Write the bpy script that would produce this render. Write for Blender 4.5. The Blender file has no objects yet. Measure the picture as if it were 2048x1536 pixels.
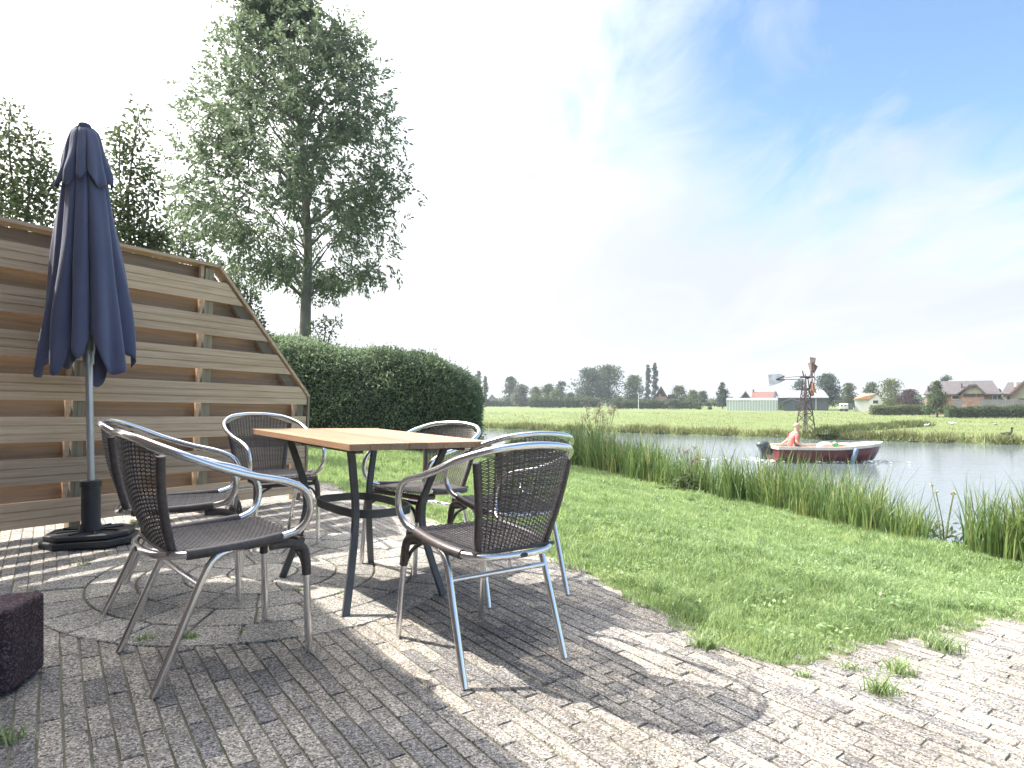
import bpy, bmesh, math, random
import numpy as np
from mathutils import Vector, Matrix, Quaternion

# ------------------------------------------------------------------ camera, sky, sun, exposure
S = bpy.context.scene
C = S.collection
F_PX, EYE, HZ, TILT = 1225.0, 0.939, 803.0, 0.0348
cam_d = bpy.data.cameras.new('camera'); cam = bpy.data.objects.new('camera', cam_d); C.objects.link(cam)
cam.location = (0, 0, EYE); cam.rotation_euler = (math.radians(90), 0, 0)
cam_d.sensor_width = 36; cam_d.lens = 36 * F_PX / 2048; cam_d.shift_y = (HZ - 768) / 2048
cam_d.clip_start = 0.05; cam_d.clip_end = 9000
S.camera = cam

SUN_S = Vector((0.76, -0.27, -1.0)).normalized()          # direction the light travels
sun_el = math.asin(-SUN_S.z); to_sun = -SUN_S
sd = bpy.data.lights.new('sun', 'SUN'); sun = bpy.data.objects.new('sun', sd); C.objects.link(sun)
sd.energy = 3.5; sd.angle = math.radians(0.5); sd.color = (1.0, 0.95, 0.86)
sun.rotation_mode = 'QUATERNION'; sun.rotation_quaternion = SUN_S.to_track_quat('-Z', 'Y'); sun.location = (-8, 3, 12)

W = bpy.data.worlds.new('World'); S.world = W; W.use_nodes = True
wn, wl = W.node_tree.nodes, W.node_tree.links
wn.clear()
def wnode(t, **k):
    n = wn.new(t)
    for a, b in k.items(): setattr(n, a, b)
    return n
def wmath(op, a, b=None, clamp=False):
    n = wnode('ShaderNodeMath', operation=op, use_clamp=clamp)
    for i, v in enumerate((a, b)):
        if v is None: continue
        if isinstance(v, (int, float)): n.inputs[i].default_value = v
        else: wl.new(v, n.inputs[i])
    return n.outputs[0]
sky = wnode('ShaderNodeTexSky', sky_type='NISHITA', sun_disc=False)
sky.sun_elevation = sun_el; sky.sun_rotation = math.atan2(to_sun.x, to_sun.y)
sky.air_density = 1.0; sky.dust_density = 0.6; sky.ozone_density = 1.6
tc = wnode('ShaderNodeTexCoord')
sep = wnode('ShaderNodeSeparateXYZ'); wl.new(tc.outputs['Generated'], sep.inputs[0])
zc = wmath('MAXIMUM', wmath('ADD', sep.outputs['Z'], 0.16), 0.06)
comb = wnode('ShaderNodeCombineXYZ')
wl.new(wmath('DIVIDE', sep.outputs['X'], zc), comb.inputs[0]); wl.new(wmath('DIVIDE', sep.outputs['Y'], zc), comb.inputs[1])
mp = wnode('ShaderNodeMapping'); mp.inputs['Rotation'].default_value = (0, 0, math.radians(-35)); mp.inputs['Scale'].default_value = (1.0, 0.42, 1.0)
mp.inputs['Location'].default_value = (0.35, 1.9, 0.0)
wl.new(comb.outputs[0], mp.inputs[0])
def wnoise(scale, detail, rough, dist, src):
    n = wnode('ShaderNodeTexNoise'); n.inputs['Scale'].default_value = scale; n.inputs['Detail'].default_value = detail
    n.inputs['Roughness'].default_value = rough; n.inputs['Distortion'].default_value = dist
    wl.new(src, n.inputs['Vector']); return n.outputs['Fac']
n1 = wnoise(0.85, 4, 0.5, 0.5, mp.outputs[0]); n2 = wnoise(3.0, 6, 0.6, 0.9, mp.outputs[0])
dotn = wnode('ShaderNodeVectorMath', operation='DOT_PRODUCT'); wl.new(tc.outputs['Generated'], dotn.inputs[0]); dotn.inputs[1].default_value = to_sun
d_sun = dotn.outputs['Value']
horizon = wmath('POWER', wmath('SUBTRACT', 1.0, wmath('ABSOLUTE', sep.outputs['Z'])), 4.0)
m = wmath('ADD', wmath('MULTIPLY', wmath('SUBTRACT', n1, 0.5), 2.0), wmath('MULTIPLY', wmath('SUBTRACT', n2, 0.5), 1.35))
m = wmath('ADD', m, wmath('MULTIPLY', wmath('SUBTRACT', d_sun, 0.30), 1.7))
m = wmath('ADD', m, wmath('MULTIPLY', horizon, 2.4))
m = wmath('ADD', m, 0.16)
m = wmath('ADD', wmath('MULTIPLY', wmath('SUBTRACT', m, 0.5), 1.35), 0.55, True)
glow = wmath('POWER', wmath('MAXIMUM', d_sun, 0.0), 4.0)
cl = wnode('ShaderNodeMix', data_type='RGBA'); wl.new(glow, cl.inputs[0])
CLOUD_LO, CLOUD_HI = (2.25, 2.33, 2.46, 1), (22.0, 21.5, 20.8, 1)
cl.inputs[6].default_value = CLOUD_LO; cl.inputs[7].default_value = CLOUD_HI
shade = wnode('ShaderNodeMix', data_type='RGBA', blend_type='MULTIPLY'); shade.inputs[0].default_value = 1.0; wl.new(cl.outputs[2], shade.inputs[6])
shr = wnode('ShaderNodeValToRGB'); shr.color_ramp.elements[0].position = 0.34; shr.color_ramp.elements[0].color = (0.92, 0.94, 0.97, 1); shr.color_ramp.elements[1].position = 0.62; shr.color_ramp.elements[1].color = (1.06, 1.06, 1.06, 1)
wl.new(wnoise(1.5, 5, 0.55, 0.6, mp.outputs[0]), shr.inputs[0]); wl.new(shr.outputs[0], shade.inputs[7])
dim = wnode('ShaderNodeMix', data_type='RGBA', blend_type='MULTIPLY'); dim.inputs[0].default_value = 1.0; dim.inputs[7].default_value = (0.66, 0.71, 0.71, 1); wl.new(sky.outputs[0], dim.inputs[6])
mx = wnode('ShaderNodeMix', data_type='RGBA'); wl.new(m, mx.inputs[0]); wl.new(dim.outputs[2], mx.inputs[6]); wl.new(shade.outputs[2], mx.inputs[7])
bg = wnode('ShaderNodeBackground'); bg.inputs['Strength'].default_value = 0.15; wl.new(mx.outputs[2], bg.inputs[0])
wo = wnode('ShaderNodeOutputWorld'); wl.new(bg.outputs[0], wo.inputs[0])

S.view_settings.view_transform = 'Standard'; S.view_settings.look = 'None'; S.view_settings.gamma = 1.0
S.view_settings.exposure = 1.42; S.view_settings.use_curve_mapping = False
S.render.engine = 'CYCLES'
S.cycles.max_bounces = 7; S.cycles.diffuse_bounces = 3; S.cycles.glossy_bounces = 3; S.cycles.transmission_bounces = 4
S.cycles.transparent_max_bounces = 6; S.cycles.volume_bounces = 0; S.cycles.caustics_reflective = False; S.cycles.caustics_refractive = False
S.cycles.use_denoising = True; S.cycles.sample_clamp_indirect = 6

# ------------------------------------------------------------------ helpers
rng = np.random.default_rng(7); random.seed(7)
def at(px, py, d):                                          # photo pixel + distance -> place
    return Vector(((px - 1024) / F_PX * d, d, EYE - (py - HZ) / F_PX * d))
def tilt_pt(x, y, z=0.0):                                   # the paved terrace falls slightly towards the water
    c, s = math.cos(TILT), math.sin(TILT)
    return Vector((c * x + s * z, y, c * z - s * x))
def plane_z(x): return -math.tan(TILT) * x
TQ = Quaternion((0, 1, 0), TILT)

def tag(o, label=None, cat=None, group=None, kind=None):
    if label: o['label'] = label
    if cat: o['category'] = cat
    if group: o['group'] = group
    if kind: o['kind'] = kind
    return o
def empty(name, loc=(0, 0, 0), rz=0.0, tilted=False):
    o = bpy.data.objects.new(name, None); C.objects.link(o); o.location = loc; o.empty_display_size = 0.1
    o.rotation_mode = 'QUATERNION'; q = Quaternion((0, 0, 1), rz); o.rotation_quaternion = TQ @ q if tilted else q
    return o
def link(name, me, parent=None, loc=None, kind=None):
    o = bpy.data.objects.new(name, me); C.objects.link(o)
    if parent is not None: o.parent = parent
    if loc is not None: o.location = loc
    if kind: o['kind'] = kind
    return o
def mesh(name, v, f, mat, smooth=False, rnd=None):
    me = bpy.data.meshes.new(name)
    me.from_pydata([tuple(p) for p in v], [], [tuple(q) for q in f]); me.materials.append(mat)
    if smooth: me.polygons.foreach_set('use_smooth', [True] * len(me.polygons))
    me.update(); return me
def mesh_np(name, v, f, mat, rnd=None, smooth=False):       # v (n,3), f (m,k) with equal k
    me = bpy.data.meshes.new(name); n, (m_, k) = len(v), f.shape
    me.vertices.add(n); me.vertices.foreach_set('co', np.ascontiguousarray(v, np.float32).ravel())
    me.loops.add(m_ * k); me.loops.foreach_set('vertex_index', np.ascontiguousarray(f, np.int32).ravel())
    me.polygons.add(m_); me.polygons.foreach_set('loop_start', np.arange(0, m_ * k, k, dtype=np.int32))
    if smooth: me.polygons.foreach_set('use_smooth', np.ones(m_, bool))
    me.update(calc_edges=True); me.materials.append(mat)
    if rnd is not None:
        a = me.attributes.new('rnd', 'FLOAT', 'POINT'); a.data.foreach_set('value', np.ascontiguousarray(rnd, np.float32))
    return me
class MB:                                                   # collects shapes that form ONE part
    def __init__(s): s.v = []; s.f = []
    def add(s, v, f):
        o = len(s.v); s.v += [Vector(p) for p in v]; s.f += [[i + o for i in q] for q in f]; return s
    def box(s, lo, hi, M=None):
        x0, y0, z0 = lo; x1, y1, z1 = hi
        v = [Vector(p) for p in ((x0,y0,z0),(x1,y0,z0),(x1,y1,z0),(x0,y1,z0),(x0,y0,z1),(x1,y0,z1),(x1,y1,z1),(x0,y1,z1))]
        if M is not None: v = [M @ p for p in v]
        return s.add(v, [(0,3,2,1),(4,5,6,7),(0,1,5,4),(1,2,6,5),(2,3,7,6),(3,0,4,7)])
    def bar(s, a, b, w, h, up=(0, 0, 1)):                   # rectangular bar between two points
        a, b = Vector(a), Vector(b); d = (b - a); L = d.length; d.normalize()
        u = Vector(up); sx = d.cross(u)
        if sx.length < 1e-4: sx = d.cross(Vector((1, 0, 0)))
        sx.normalize(); uz = sx.cross(d)
        M = Matrix(((sx.x, d.x, uz.x, a.x), (sx.y, d.y, uz.y, a.y), (sx.z, d.z, uz.z, a.z), (0, 0, 0, 1)))
        return s.box((-w/2, 0, -h/2), (w/2, L, h/2), M)
    def prism(s, poly, lo, hi, fn):                         # 2-D polygon extruded, fn(u, v, w) -> 3-D
        n = len(poly)
        v = [fn(p[0], p[1], lo) for p in poly] + [fn(p[0], p[1], hi) for p in poly]
        return s.add(v, [list(range(n))[::-1], list(range(n, 2*n))] + [(i, (i+1) % n, n + (i+1) % n, n + i) for i in range(n)])
    def tube(s, pts, r, seg=10, closed=False, caps=True, flat=None, up=(0, 0, 1)):
        P = [Vector(p) for p in pts]; n = len(P)
        R = r if hasattr(r, '__len__') else [r] * n
        T = []
        for i in range(n):
            a = P[(i-1) % n] if closed or i else P[0]; b = P[(i+1) % n] if closed or i < n-1 else P[-1]
            T.append((b - a).normalized())
        u = Vector(up); N = u - T[0] * u.dot(T[0])
        if N.length < 1e-3: N = Vector((1, 0, 0)) - T[0] * T[0].x
        N.normalize(); v = []
        for i in range(n):
            if flat is None: N = (N - T[i] * N.dot(T[i]))
            else: N = u - T[i] * u.dot(T[i])
            if N.length < 1e-4: N = Vector((1, 0, 0)) - T[i] * T[i].x
            N.normalize(); B = T[i].cross(N)
            for k in range(seg):
                if flat is None:
                    a = 2*math.pi*k/seg; v.append(P[i] + (N*math.cos(a) + B*math.sin(a)) * R[i])
                else:
                    cx, cy = ((-1,-1),(1,-1),(1,1),(-1,1))[k]; v.append(P[i] + B*cx*flat[0]/2 + N*cy*flat[1]/2)
        f = []
        for i in range(n if closed else n-1):
            j = (i+1) % n
            for k in range(seg):
                l = (k+1) % seg; f.append((i*seg+k, i*seg+l, j*seg+l, j*seg+k))
        if caps and not closed: f += [list(range(seg))[::-1], [(n-1)*seg+k for k in range(seg)]]
        return s.add(v, f)
    def flat(s, pts, w, h, closed=False, up=(0, 0, 1)): return s.tube(pts, 0.01, 4, closed, True, (w, h), up)
    def lathe(s, prof, seg=16, c=(0, 0, 0), caps=True):
        c = Vector(c); n = len(prof); v = [c + Vector((r*math.cos(2*math.pi*k/seg), r*math.sin(2*math.pi*k/seg), z)) for r, z in prof for k in range(seg)]
        f = [(i*seg+k, i*seg+(k+1) % seg, (i+1)*seg+(k+1) % seg, (i+1)*seg+k) for i in range(n-1) for k in range(seg)]
        if caps: f += [list(range(seg))[::-1], [(n-1)*seg+k for k in range(seg)]]
        return s.add(v, f)
    def blob(s, c, rx, ry, rz, seg=10, rings=7):
        c = Vector(c); v = []
        for i in range(rings+1):
            a = -math.pi/2 + math.pi*i/rings; r = max(math.cos(a), 0.02)
            v += [c + Vector((rx*r*math.cos(2*math.pi*k/seg), ry*r*math.sin(2*math.pi*k/seg), rz*math.sin(a))) for k in range(seg)]
        f = [(i*seg+k, i*seg+(k+1) % seg, (i+1)*seg+(k+1) % seg, (i+1)*seg+k) for i in range(rings) for k in range(seg)]
        return s.add(v, f)
    def mesh(s, name, mat, smooth=False):
        me = mesh(name, s.v, s.f, mat)
        if smooth:
            me.polygons.foreach_set('use_smooth', [True] * len(me.polygons))
            try: me.set_sharp_from_angle(angle=math.radians(40))
            except Exception: pass
        return me
    def build(s, name, mat, parent=None, smooth=False, loc=None, kind=None):
        return link(name, s.mesh(name, mat, smooth), parent, loc, kind)
def spline(pts, n=8, closed=False):                         # Catmull-Rom
    P = [Vector(p) for p in pts]; out = []; m_ = len(P)
    for i in range(m_ if closed else m_-1):
        p0 = P[(i-1) % m_] if closed or i else P[0]*2 - P[1]; p1 = P[i]; p2 = P[(i+1) % m_]
        p3 = P[(i+2) % m_] if closed or i < m_-2 else P[-1]*2 - P[-2]
        for k in range(n):
            t = k/n
            out.append(0.5*((2*p1) + (p2-p0)*t + (2*p0-5*p1+4*p2-p3)*t*t + (3*p1-p0-3*p2+p3)*t**3))
    if not closed: out.append(P[-1])
    return out
def bevel(o, w, seg=2):
    b = o.modifiers.new('bevel', 'BEVEL'); b.width = w; b.segments = seg; b.limit_method = 'ANGLE'; return o

# ------------------------------------------------------------------ materials
class NT:
    def __init__(s, name):
        s.m = bpy.data.materials.new(name); s.m.use_nodes = True; s.t = s.m.node_tree; s.n, s.l = s.t.nodes, s.t.links
        s.b = s.n['Principled BSDF']; s.out = s.n['Material Output']
    def new(s, t, **k):
        n = s.n.new(t)
        for a, b in k.items(): setattr(n, a, b)
        return n
    def put(s, v, sock):
        if hasattr(v, 'is_output'): s.l.new(v, sock)
        elif isinstance(v, (tuple, list)) and len(v) == 3 and sock.type == 'RGBA': sock.default_value = (*v, 1)
        else: sock.default_value = v
    def set(s, **k):
        for a, v in k.items(): s.put(v, s.b.inputs[a.replace('_', ' ')])
        return s
    def math(s, op, a, b=0.0, clamp=False):
        n = s.new('ShaderNodeMath', operation=op, use_clamp=clamp); s.put(a, n.inputs[0]); s.put(b, n.inputs[1]); return n.outputs[0]
    def mix(s, fac, a, b, blend='MIX'):
        n = s.new('ShaderNodeMix', data_type='RGBA', blend_type=blend); s.put(fac, n.inputs[0]); s.put(a, n.inputs[6]); s.put(b, n.inputs[7]); return n.outputs[2]
    def pos(s, what='Position'):
        if what == 'Position': return s.new('ShaderNodeNewGeometry').outputs['Position']
        return s.new('ShaderNodeTexCoord').outputs[what]
    def noise(s, scale, detail=3, rough=0.55, vec=None, dist=0.0, mapping=None):
        n = s.new('ShaderNodeTexNoise'); n.inputs['Scale'].default_value = scale; n.inputs['Detail'].default_value = detail
        n.inputs['Roughness'].default_value = rough; n.inputs['Distortion'].default_value = dist
        vec = vec or s.pos()
        if mapping: 
            mp_ = s.new('ShaderNodeMapping'); mp_.inputs['Scale'].default_value = mapping; s.l.new(vec, mp_.inputs[0]); vec = mp_.outputs[0]
        s.l.new(vec, n.inputs['Vector']); return n.outputs['Fac']
    def voro(s, scale, vec=None, out='Color'):
        n = s.new('ShaderNodeTexVoronoi'); n.inputs['Scale'].default_value = scale; s.l.new(vec or s.pos(), n.inputs['Vector']); return n.outputs[out]
    def ramp(s, fac, stops):
        n = s.new('ShaderNodeValToRGB'); e = n.color_ramp.elements
        while len(e) < len(stops): e.new(0.5)
        for q, (p, c) in zip(e, stops): q.position = p; q.color = (*c, 1) if len(c) == 3 else c
        s.put(fac, n.inputs[0]); return n.outputs[0]
    def bump(s, h, strength=0.4, dist=0.01):
        n = s.new('ShaderNodeBump'); n.inputs['Strength'].default_value = strength; n.inputs['Distance'].default_value = dist
        s.put(h, n.inputs['Height']); s.l.new(n.outputs[0], s.b.inputs['Normal']); return s
    def attr(s, name='rnd'): return s.new('ShaderNodeAttribute', attribute_name=name).outputs['Fac']
    def orand(s): return s.new('ShaderNodeObjectInfo').outputs['Random']
    def irand(s): return s.new('ShaderNodeNewGeometry').outputs['Random Per Island']

def plain(name, col, rough=0.6, metal=0.0, var=0.12, scale=6.0, bump=0.0):
    t = NT(name); n = t.noise(scale, 4)
    dk = tuple(c*(1-var*1.6) for c in col); lt = tuple(min(1, c*(1+var*1.6)) for c in col)
    t.set(Base_Color=t.ramp(n, [(0.3, dk), (0.7, lt)]), Roughness=rough, Metallic=metal)
    if bump: t.bump(t.noise(scale*8, 4), bump, 0.004)
    return t.m
def foliage(name, dark, mid, light, trans=0.35, rough=0.5):
    t = NT(name); r = t.attr('rnd')
    big = t.noise(0.9, 2)
    f = t.math('ADD', t.math('MULTIPLY', r, 0.75), t.math('MULTIPLY', big, 0.35), True)
    col = t.ramp(f, [(0.15, dark), (0.55, mid), (0.95, light)])
    t.set(Base_Color=col, Roughness=rough); t.b.inputs['Specular IOR Level'].default_value = 0.35
    tr = t.new('ShaderNodeBsdfTranslucent'); t.l.new(t.mix(0.5, col, tuple(min(1, c*2.2) for c in light)), tr.inputs[0])
    ms = t.new('ShaderNodeMixShader'); ms.inputs[0].default_value = trans
    t.l.new(t.b.outputs[0], ms.inputs[1]); t.l.new(tr.outputs[0], ms.inputs[2]); t.l.new(ms.outputs[0], t.out.inputs[0])
    return t.m
M = {}
def mk_paver(name, island, lo, mid, hi):
    t = NT(name); r = t.irand() if island else t.orand()
    base = t.ramp(r, [(0.05, lo), (0.45, mid), (0.95, hi)])
    sp = t.new('ShaderNodeSeparateColor'); t.l.new(t.voro(210), sp.inputs[0])
    spk = t.ramp(sp.outputs[0], [(0.0, (0.22,)*3), (0.25, (0.70,)*3), (0.7, (1.12,)*3), (0.93, (1.85,)*3)])
    col = t.mix(1.0, base, spk, 'MULTIPLY')
    st = t.ramp(t.noise(2.2, 4, 0.6), [(0.35, (0.74,)*3), (0.65, (1.12,)*3)])
    col = t.mix(1.0, col, st, 'MULTIPLY')
    t.set(Base_Color=col, Roughness=0.9); t.b.inputs['Specular IOR Level'].default_value = 0.25
    t.bump(t.math('ADD', t.noise(170, 3), t.math('MULTIPLY', sp.outputs[1], 0.6)), 0.6, 0.004); return t.m
bl = ((0.205, 0.195, 0.19), (0.295, 0.27, 0.245), (0.38, 0.34, 0.295))
M['brick'] = mk_paver('paver_brick', False, *bl); M['brick_far'] = mk_paver('paver_brick_joined', True, *bl)
cl_ = ((0.30, 0.285, 0.265), (0.36, 0.34, 0.31), (0.43, 0.40, 0.355))
M['cobble'] = mk_paver('paver_circle', False, *cl_)
t = NT('joint_sand'); g_ = t.noise(9, 5, 0.65)
t.set(Base_Color=t.ramp(g_, [(0.42, (0.20, 0.18, 0.15)), (0.62, (0.14, 0.14, 0.09)), (0.76, (0.08, 0.11, 0.04))]), Roughness=1.0)
t.bump(t.noise(120, 4), 0.8, 0.006); M['sand'] = t.m
t = NT('lawn_soil'); t.set(Base_Color=t.ramp(t.noise(3.0, 5), [(0.3, (0.07, 0.10, 0.035)), (0.6, (0.11, 0.15, 0.05)), (0.8, (0.17, 0.18, 0.09))]), Roughness=1.0); M['soil'] = t.m
def mk_grass(name, a, b, c, dry, trans=0.4):
    t = NT(name); r = t.attr('rnd'); big = t.noise(1.3, 3)
    f = t.math('ADD', t.math('MULTIPLY', r, 0.7), t.math('MULTIPLY', big, 0.45), True)
    col = t.ramp(f, [(0.15, a), (0.5, b), (0.85, c), (0.97, dry)])
    t.set(Base_Color=col, Roughness=0.42); t.b.inputs['Specular IOR Level'].default_value = 0.45
    tr = t.new('ShaderNodeBsdfTranslucent'); t.l.new(t.mix(1.0, col, (1.5, 1.45, 1.1), 'MULTIPLY'), tr.inputs[0])
    ms = t.new('ShaderNodeMixShader'); ms.inputs[0].default_value = trans
    t.l.new(t.b.outputs[0], ms.inputs[1]); t.l.new(tr.outputs[0], ms.inputs[2]); t.l.new(ms.outputs[0], t.out.inputs[0]); return t.m
M['grass'] = mk_grass('grass_blades', (0.10, 0.165, 0.07), (0.24, 0.34, 0.15), (0.42, 0.51, 0.29), (0.62, 0.60, 0.42), .42)
M['reed'] = mk_grass('reed_blades', (0.06, 0.11, 0.04), (0.115, 0.185, 0.065), (0.21, 0.28, 0.10), (0.42, 0.38, 0.19), 0.38)
M['bankgrass'] = mk_grass('bank_grass', (0.06, 0.09, 0.03), (0.12, 0.15, 0.05), (0.22, 0.22, 0.10), (0.36, 0.32, 0.18), 0.3)
t = NT('meadow'); a_ = t.noise(0.22, 6, 0.6); b_ = t.noise(2.6, 5, 0.65, mapping=(0.35, 1.2, 1))
cc = t.mix(0.5, t.ramp(a_, [(0.3, (0.085, 0.125, 0.035)), (0.55, (0.13, 0.17, 0.05)), (0.75, (0.20, 0.205, 0.08))]), t.ramp(b_, [(0.3, (0.075, 0.11, 0.03)), (0.7, (0.18, 0.21, 0.075))]))
t.set(Base_Color=cc, Roughness=1.0); t.bump(t.noise(5, 5), 0.7, 0.12); M['meadow'] = t.m
t = NT('canal_water')
t.set(Base_Color=(0.13, 0.16, 0.18), Roughness=0.05, IOR=1.333)
w1 = t.noise(1.1, 3, 0.5, mapping=(1.0, 2.2, 1)); w2 = t.noise(5.5, 3, 0.55, mapping=(1.0, 2.4, 1))
t.bump(t.math('ADD', w1, t.math('MULTIPLY', w2, 0.35)), 0.10, 0.10); M['water'] = t.m
t = NT('foam'); t.set(Base_Color=(0.75, 0.78, 0.8), Roughness=0.5); M['foam'] = t.m
def wood(name, a, b, c, axis=(1.0, 14, 14), rough=0.75, green=0.0):
    t = NT(name); v = t.pos('Object'); n = t.noise(3.5, 6, 0.62, v, 0.6, axis); r = t.orand()
    col = t.ramp(n, [(0.28, a), (0.52, b), (0.76, c)])
    col = t.mix(1.0, col, t.ramp(r, [(0.0, (0.74, 0.74, 0.75)), (1.0, (1.18, 1.14, 1.10))]), 'MULTIPLY')
    if green:
        gm = t.ramp(t.noise(2.1, 5, 0.7), [(0.52, (0, 0, 0)), (0.75, (green,)*3)])
        col = t.mix(gm, col, (0.17, 0.19, 0.11))
    t.set(Base_Color=col, Roughness=rough); t.bump(t.noise(9, 5, 0.6, v, 0.3, axis), 0.35, 0.003); return t.m
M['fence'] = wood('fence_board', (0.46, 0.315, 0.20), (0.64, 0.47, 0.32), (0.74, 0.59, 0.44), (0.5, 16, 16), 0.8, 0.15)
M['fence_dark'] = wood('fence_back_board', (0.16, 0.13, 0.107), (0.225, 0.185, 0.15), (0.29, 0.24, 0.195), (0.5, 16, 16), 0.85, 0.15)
M['post'] = wood('fence_post', (0.25, 0.21, 0.145), (0.34, 0.29, 0.205), (0.42, 0.365, 0.27), (14, 14, 0.5), 0.85, 0.3)
M['plank'] = wood('table_plank', (0.33, 0.185, 0.105), (0.43, 0.265, 0.16), (0.51, 0.345, 0.23), (1.0, 22, 22), 0.42)
t = NT('aluminium'); t.set(Base_Color=(0.80, 0.80, 0.81), Metallic=1.0, Roughness=t.ramp(t.noise(30, 3), [(0.3, (0.20,)*3), (0.7, (0.27,)*3)])); M['alu'] = t.m
t = NT('wicker'); t.set(Base_Color=t.ramp(t.irand(), [(0, (0.07, 0.06, 0.06)), (1, (0.145, 0.124, 0.118))]), Roughness=0.38); t.bump(t.noise(260, 2), 0.2, 0.002); M['wicker'] = t.m
t = NT('wicker_wrap'); wv = t.new('ShaderNodeTexWave', bands_direction='Y'); 
t.set(Base_Color=t.ramp(t.noise(60, 3), [(0.3, (0.06, 0.048, 0.048)), (0.7, (0.11, 0.09, 0.086))]), Roughness=0.42); M['wrap'] = t.m
M['iron'] = plain('dark_steel', (0.115, 0.12, 0.13), 0.5, 0.35, 0.1, 12)
M['black'] = plain('black_plastic', (0.03, 0.034, 0.042), 0.42, 0, 0.1, 10)
M['pole'] = plain('pole_grey', (0.52, 0.54, 0.56), 0.35, 0.6, 0.05)
t = NT('navy_cloth'); t.set(Base_Color=t.ramp(t.noise(3, 4), [(0.3, (0.105, 0.115, 0.20)), (0.7, (0.135, 0.148, 0.25))]), Roughness=0.8)
t.b.inputs['Sheen Weight'].default_value = 0.25; t.bump(t.math('ADD', t.math('MULTIPLY', t.noise(420, 2), .12), t.noise(14, 3, .6, mapping=(1, 1, .22))), 0.5, 0.012)
tr = t.new('ShaderNodeBsdfTranslucent'); tr.inputs[0].default_value = (0.07, 0.09, 0.25, 1); ms = t.new('ShaderNodeMixShader'); ms.inputs[0].default_value = 0.18
t.l.new(t.b.outputs[0], ms.inputs[1]); t.l.new(tr.outputs[0], ms.inputs[2]); t.l.new(ms.outputs[0], t.out.inputs[0]); M['navy'] = t.m
t = NT('purple_concrete'); sp = t.new('ShaderNodeSeparateColor'); t.l.new(t.voro(190), sp.inputs[0])
t.set(Base_Color=t.ramp(sp.outputs[0], [(0.1, (0.035, 0.022, 0.03)), (0.7, (0.085, 0.05, 0.062)), (0.96, (0.17, 0.12, 0.13))]), Roughness=0.95)
t.bump(t.math('ADD', t.noise(130, 4), sp.outputs[1]), 0.9, 0.006); M['rough_block'] = t.m
t = NT('bark'); t.set(Base_Color=t.ramp(t.noise(9, 5, mapping=(1, 1, 0.25)), [(0.3, (0.11, 0.10, 0.085)), (0.7, (0.23, 0.215, 0.185))]), Roughness=0.95); t.bump(t.noise(30, 4, mapping=(1, 1, 0.2)), 0.8, 0.02); M['bark'] = t.m
M['ash'] = foliage('ash_leaf', (0.042, 0.066, 0.046), (0.085, 0.12, 0.072), (0.16, 0.205, 0.115), 0.38)
M['shrubleaf'] = foliage('shrub_leaf', (0.025, 0.045, 0.02), (0.06, 0.09, 0.04), (0.13, 0.16, 0.075), 0.35)
M['hedge'] = foliage('hedge_leaf', (0.06, 0.095, 0.066), (0.12, 0.17, 0.108), (0.21, 0.27, 0.15), 0.42, 0.42)
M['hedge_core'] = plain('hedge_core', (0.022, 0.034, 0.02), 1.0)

# ------------------------------------------------------------------ the setting
PATIO = np.array([(-5.2,-2.0),(4.6,-2.0),(4.6,3.75),(2.457,2.94),(1.656,2.61),(1.0,2.285),(.78,2.53),(.575,3.1),(.234,3.78),(-.6,4.75),(-1.5,5.7),(-1.95,6.6),(-3.4,6.9),(-5.2,4.2)])
def inside(poly, x, y):
    r = np.zeros(np.shape(x), bool); n = len(poly)
    for i in range(n):
        (x0, y0), (x1, y1) = poly[i], poly[(i+1) % n]
        c = ((y0 > y) != (y1 > y)) & (x < (x1-x0) * (y-y0) / ((y1-y0) if y1 != y0 else 1e-9) + x0); r ^= c
    return r
def dist_poly(poly, x, y):
    d = np.full(np.shape(x), 1e9); n = len(poly)
    for i in range(n):
        a, b = poly[i], poly[(i+1) % n]; e = b-a; t_ = np.clip(((x-a[0])*e[0] + (y-a[1])*e[1]) / (e @ e), 0, 1)
        d = np.minimum(d, np.hypot(x-a[0]-t_*e[0], y-a[1]-t_*e[1]))
    return d
CREST = np.array([(9.0,0.8),(5.6,3.1),(4.04,4.83),(3.85,5.5),(3.39,6.15),(2.97,7.63),(2.2,9.75),(1.1,12.9),(-1.3,19.5),(-14.0,52.0)])   # lawn edge above the reeds
def bank_dist(x, y):                                        # + inland (left), - towards the water
    d = np.full(np.shape(x), 1e9); sgn = np.ones(np.shape(x))
    for a, b in zip(CREST[:-1], CREST[1:]):
        e = b-a; t_ = np.clip(((x-a[0])*e[0] + (y-a[1])*e[1]) / (e @ e), 0, 1)
        dd = np.hypot(x-a[0]-t_*e[0], y-a[1]-t_*e[1]); cr = e[0]*(y-a[1]) - e[1]*(x-a[0])
        m_ = dd < d; d = np.where(m_, dd, d); sgn = np.where(m_, np.sign(cr), sgn)
    return d*sgn
WATER_Z, MEADOW_Z, CREST_Z = -0.96, -0.66, -0.36
def sm(t_): t_ = np.clip(t_, 0, 1); return t_*t_*(3-2*t_)
def wob(x, y): return 0.02*np.sin(1.7*x+.6*y)*np.sin(1.3*y-.4*x) + 0.012*np.sin(4.1*x+2.2*y) + .01*np.sin(3.3*y-2.7*x)
def lawn_z(x, y):
    base = -math.tan(TILT)*np.clip(x, -8, 8); b = bank_dist(x, y)
    z = base*(sm(b/3.2)) + CREST_Z*(1-sm(b/3.2)) + wob(x, y)*sm(b/0.5+.4)
    z = np.where(b < 0, CREST_Z - 1.15*sm(-b/1.3), z)
    dp = dist_poly(PATIO, x, y); ins = inside(PATIO, x, y)
    z = np.where(ins, base - 0.03 - .10*sm((dp-.1)/.25), np.where(dp < .35, base*(1-sm(dp/.35)) + z*sm(dp/.35) + .0, z))
    return z
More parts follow.
